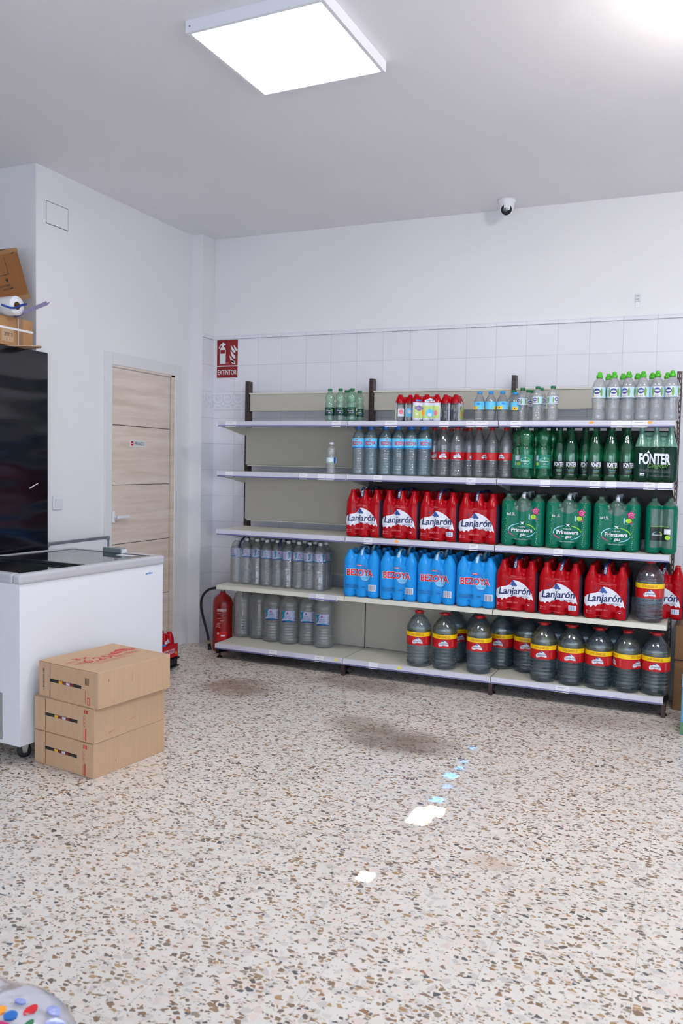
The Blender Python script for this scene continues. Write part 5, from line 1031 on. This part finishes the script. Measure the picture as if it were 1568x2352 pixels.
# ================================================================ by the door: dolly with a red display tray
T = empty('platform_dolly', (-3.36, 4.45, 0)); tag(T, 'low black dolly on the floor in front of the wooden door', 'dolly')
q = MB(); q.box(-.14, .155, -.22, .22, .062, .076, 'black', .003); q.box(-.13, .143, -.21, .21, .022, .062, 'black', .002); q.box(-.14, .155, -.22, .22, .012, .022, 'black', .003); q.build('platform', T); q = MB(); [q.lathe([(.012, -.01), (.012, .01)], 'rubber', 14, axis=0, c=(a, b, .012)) for a in (-.1, .1) for b in (-.17, .17)]; q.build('wheels', T)
T = empty('display_tray', (-3.36, 4.45, .0765)); tag(T, 'bright red cardboard tray with white lettering on the black dolly', 'tray')
q = MB(); q.box(-.135, .145, -.21, .21, 0, .004, 'lab_red'); q.box(.141, .145, -.21, .21, 0, .095, 'lab_red'); q.box(-.135, -.131, -.21, .21, 0, .095, 'lab_red'); q.box(-.131, .141, -.21, -.206, 0, .075, 'lab_red'); q.box(-.131, .141, .206, .21, 0, .075, 'lab_red')
fx = lambda u, v: (.1456, u, v); q.flat(text('COMPRAR Y GANAR', .014, .008, w=.15, u=.105, v=.058), fx, 'logo_white'); q.flat(text('PREMIOS SEGUROS', .014, .008, w=.15, u=.105, v=.040), fx, 'logo_white'); q.flat(ell(.09, .016, .010, .010), fx, 'logo_pink'); q.flat(star(.190, .03, .014, 3, .4), fx, 'orange_dot'); q.build('tray_body', T)
def art_side2(F): F(mountain(.01, .118, .06, .036), 'logo_white'); F(text('Lanjarón', .012, .01, w=.05, u=.01, v=.117), 'logo_navy'); F(rect(-.03, .095, .03, .014), 'lab_blue_deep'); F(ell(.0, .07, .04, .016), 'lab_lilac'); F(rect(.045, .07, .016, .02), 'lab_blue')
kid2 = make_pack('childrens_water_pack', form_kid, lambda c, n: 'film_red', art_side2)
put(kid2, (-3.285, 4.55, .081), PI/2, 'red wrapped pack of small bottles in the red tray nearest the door frame', 'bottle pack', 'red packs in the display tray')
put(kid2, (-3.285, 4.345, .081), PI/2, 'red wrapped pack of small bottles in the red tray beside the freezer', 'bottle pack', 'red packs in the display tray')

# ================================================================ right edge
T = empty('carton_pack', (.0, 4.96, 0)); T.location = (-.022, 4.95, 0); tag(T, 'blue and green printed carton on the floor at the right edge', 'box')
q = MB(); q.box(0, .32, -.24, 0, 0, .285, 'bluepack', .004, 2); q.box(-.0012, .02, -.239, -.001, .004, .21, 'green_pack'); q.box(.004, .3, -.2412, -.2, .004, .07, 'green_pack'); q.build('carton_body', T)
q = MB(); q.box(-.001, .322, -.242, .001, .262, .288, 'lab_blue', .004); q.build('lid', T)
t = MB(); t.box(-.075, .36, 5.19, 5.50, 0, .50, 'cardboard_brown_and_shade', .004, 1); t.box(-.0745, .36, 5.186, 5.19, .30, .306, 'black_print'); t.box(.03, .036, 5.186, 5.19, 0, .50, 'tape')
tag(t.build('dark_carton'), 'dark brown cardboard carton on the floor behind the right upright', 'box')
# bottom left: wrapped goods close to the camera
def bag():
    T = empty('wrapped_snack_pack', (-1.32, 1.20, 0)); tag(T, 'crumpled clear plastic pack with coloured prints at the bottom left corner', 'plastic pack')
    q = MB(); vs = []; fs = []; n, mm = 28, 12; rd = random.Random(5)
    for j in range(mm+1):
        ph = PI*j/mm
        for i in range(n):
            a = 2*PI*i/n; k = (abs(math.cos(a))**4+abs(math.sin(a))**4)**(-.25); s = math.sin(ph)**.45
            rr = 1+.05*math.sin(5*a+3*ph)+rd.uniform(-.03, .03)
            vs.append((.235*s*k*math.cos(a)*rr, .15*s*k*math.sin(a)*rr, max(0, .148-.150*math.cos(ph)*(1+.03*math.sin(7*a)))))
    for j in range(mm):
        for i in range(n): fs.append((j*n+i, j*n+(i+1) % n, (j+1)*n+(i+1) % n, (j+1)*n+i))
    q.add(vs, fs, 'bag_film', True); q.build('plastic_wrap', T)
    q = MB()
    for (u, v, a, b, m_) in ((.10, -.001, .014, .014, 'drop_blue'), (.122, .030, .010, .018, 'txt_red'), (.070, .0, .012, .014, 'orange_dot'), (.118, -.026, .028, .006, 'arc_magenta'), (.146, .0, .006, .014, 'cap_green'), (.190, .026, .022, .022, 'bag_lilac'), (.085, .040, .014, .008, 'bag_lilac'), (.16, .055, .016, .012, 'bag_lilac')):
        e = ell(u, v, a, b, 14); q.add([(x, y, .300-((x/.25)**4+(y/.2)**4)*.05) for x, y in e[0]]+[(x, y, .297-((x/.25)**4+(y/.2)**4)*.05) for x, y in e[0]], [e[1][0]]+[tuple(k+14 for k in e[1][0][::-1])], m_)
    q.build('printed_patches', T)
bag()

for o in bpy.data.objects:
    if 'label' in o and len(o['label'].split()) > 16: print('LONG', o['label'])
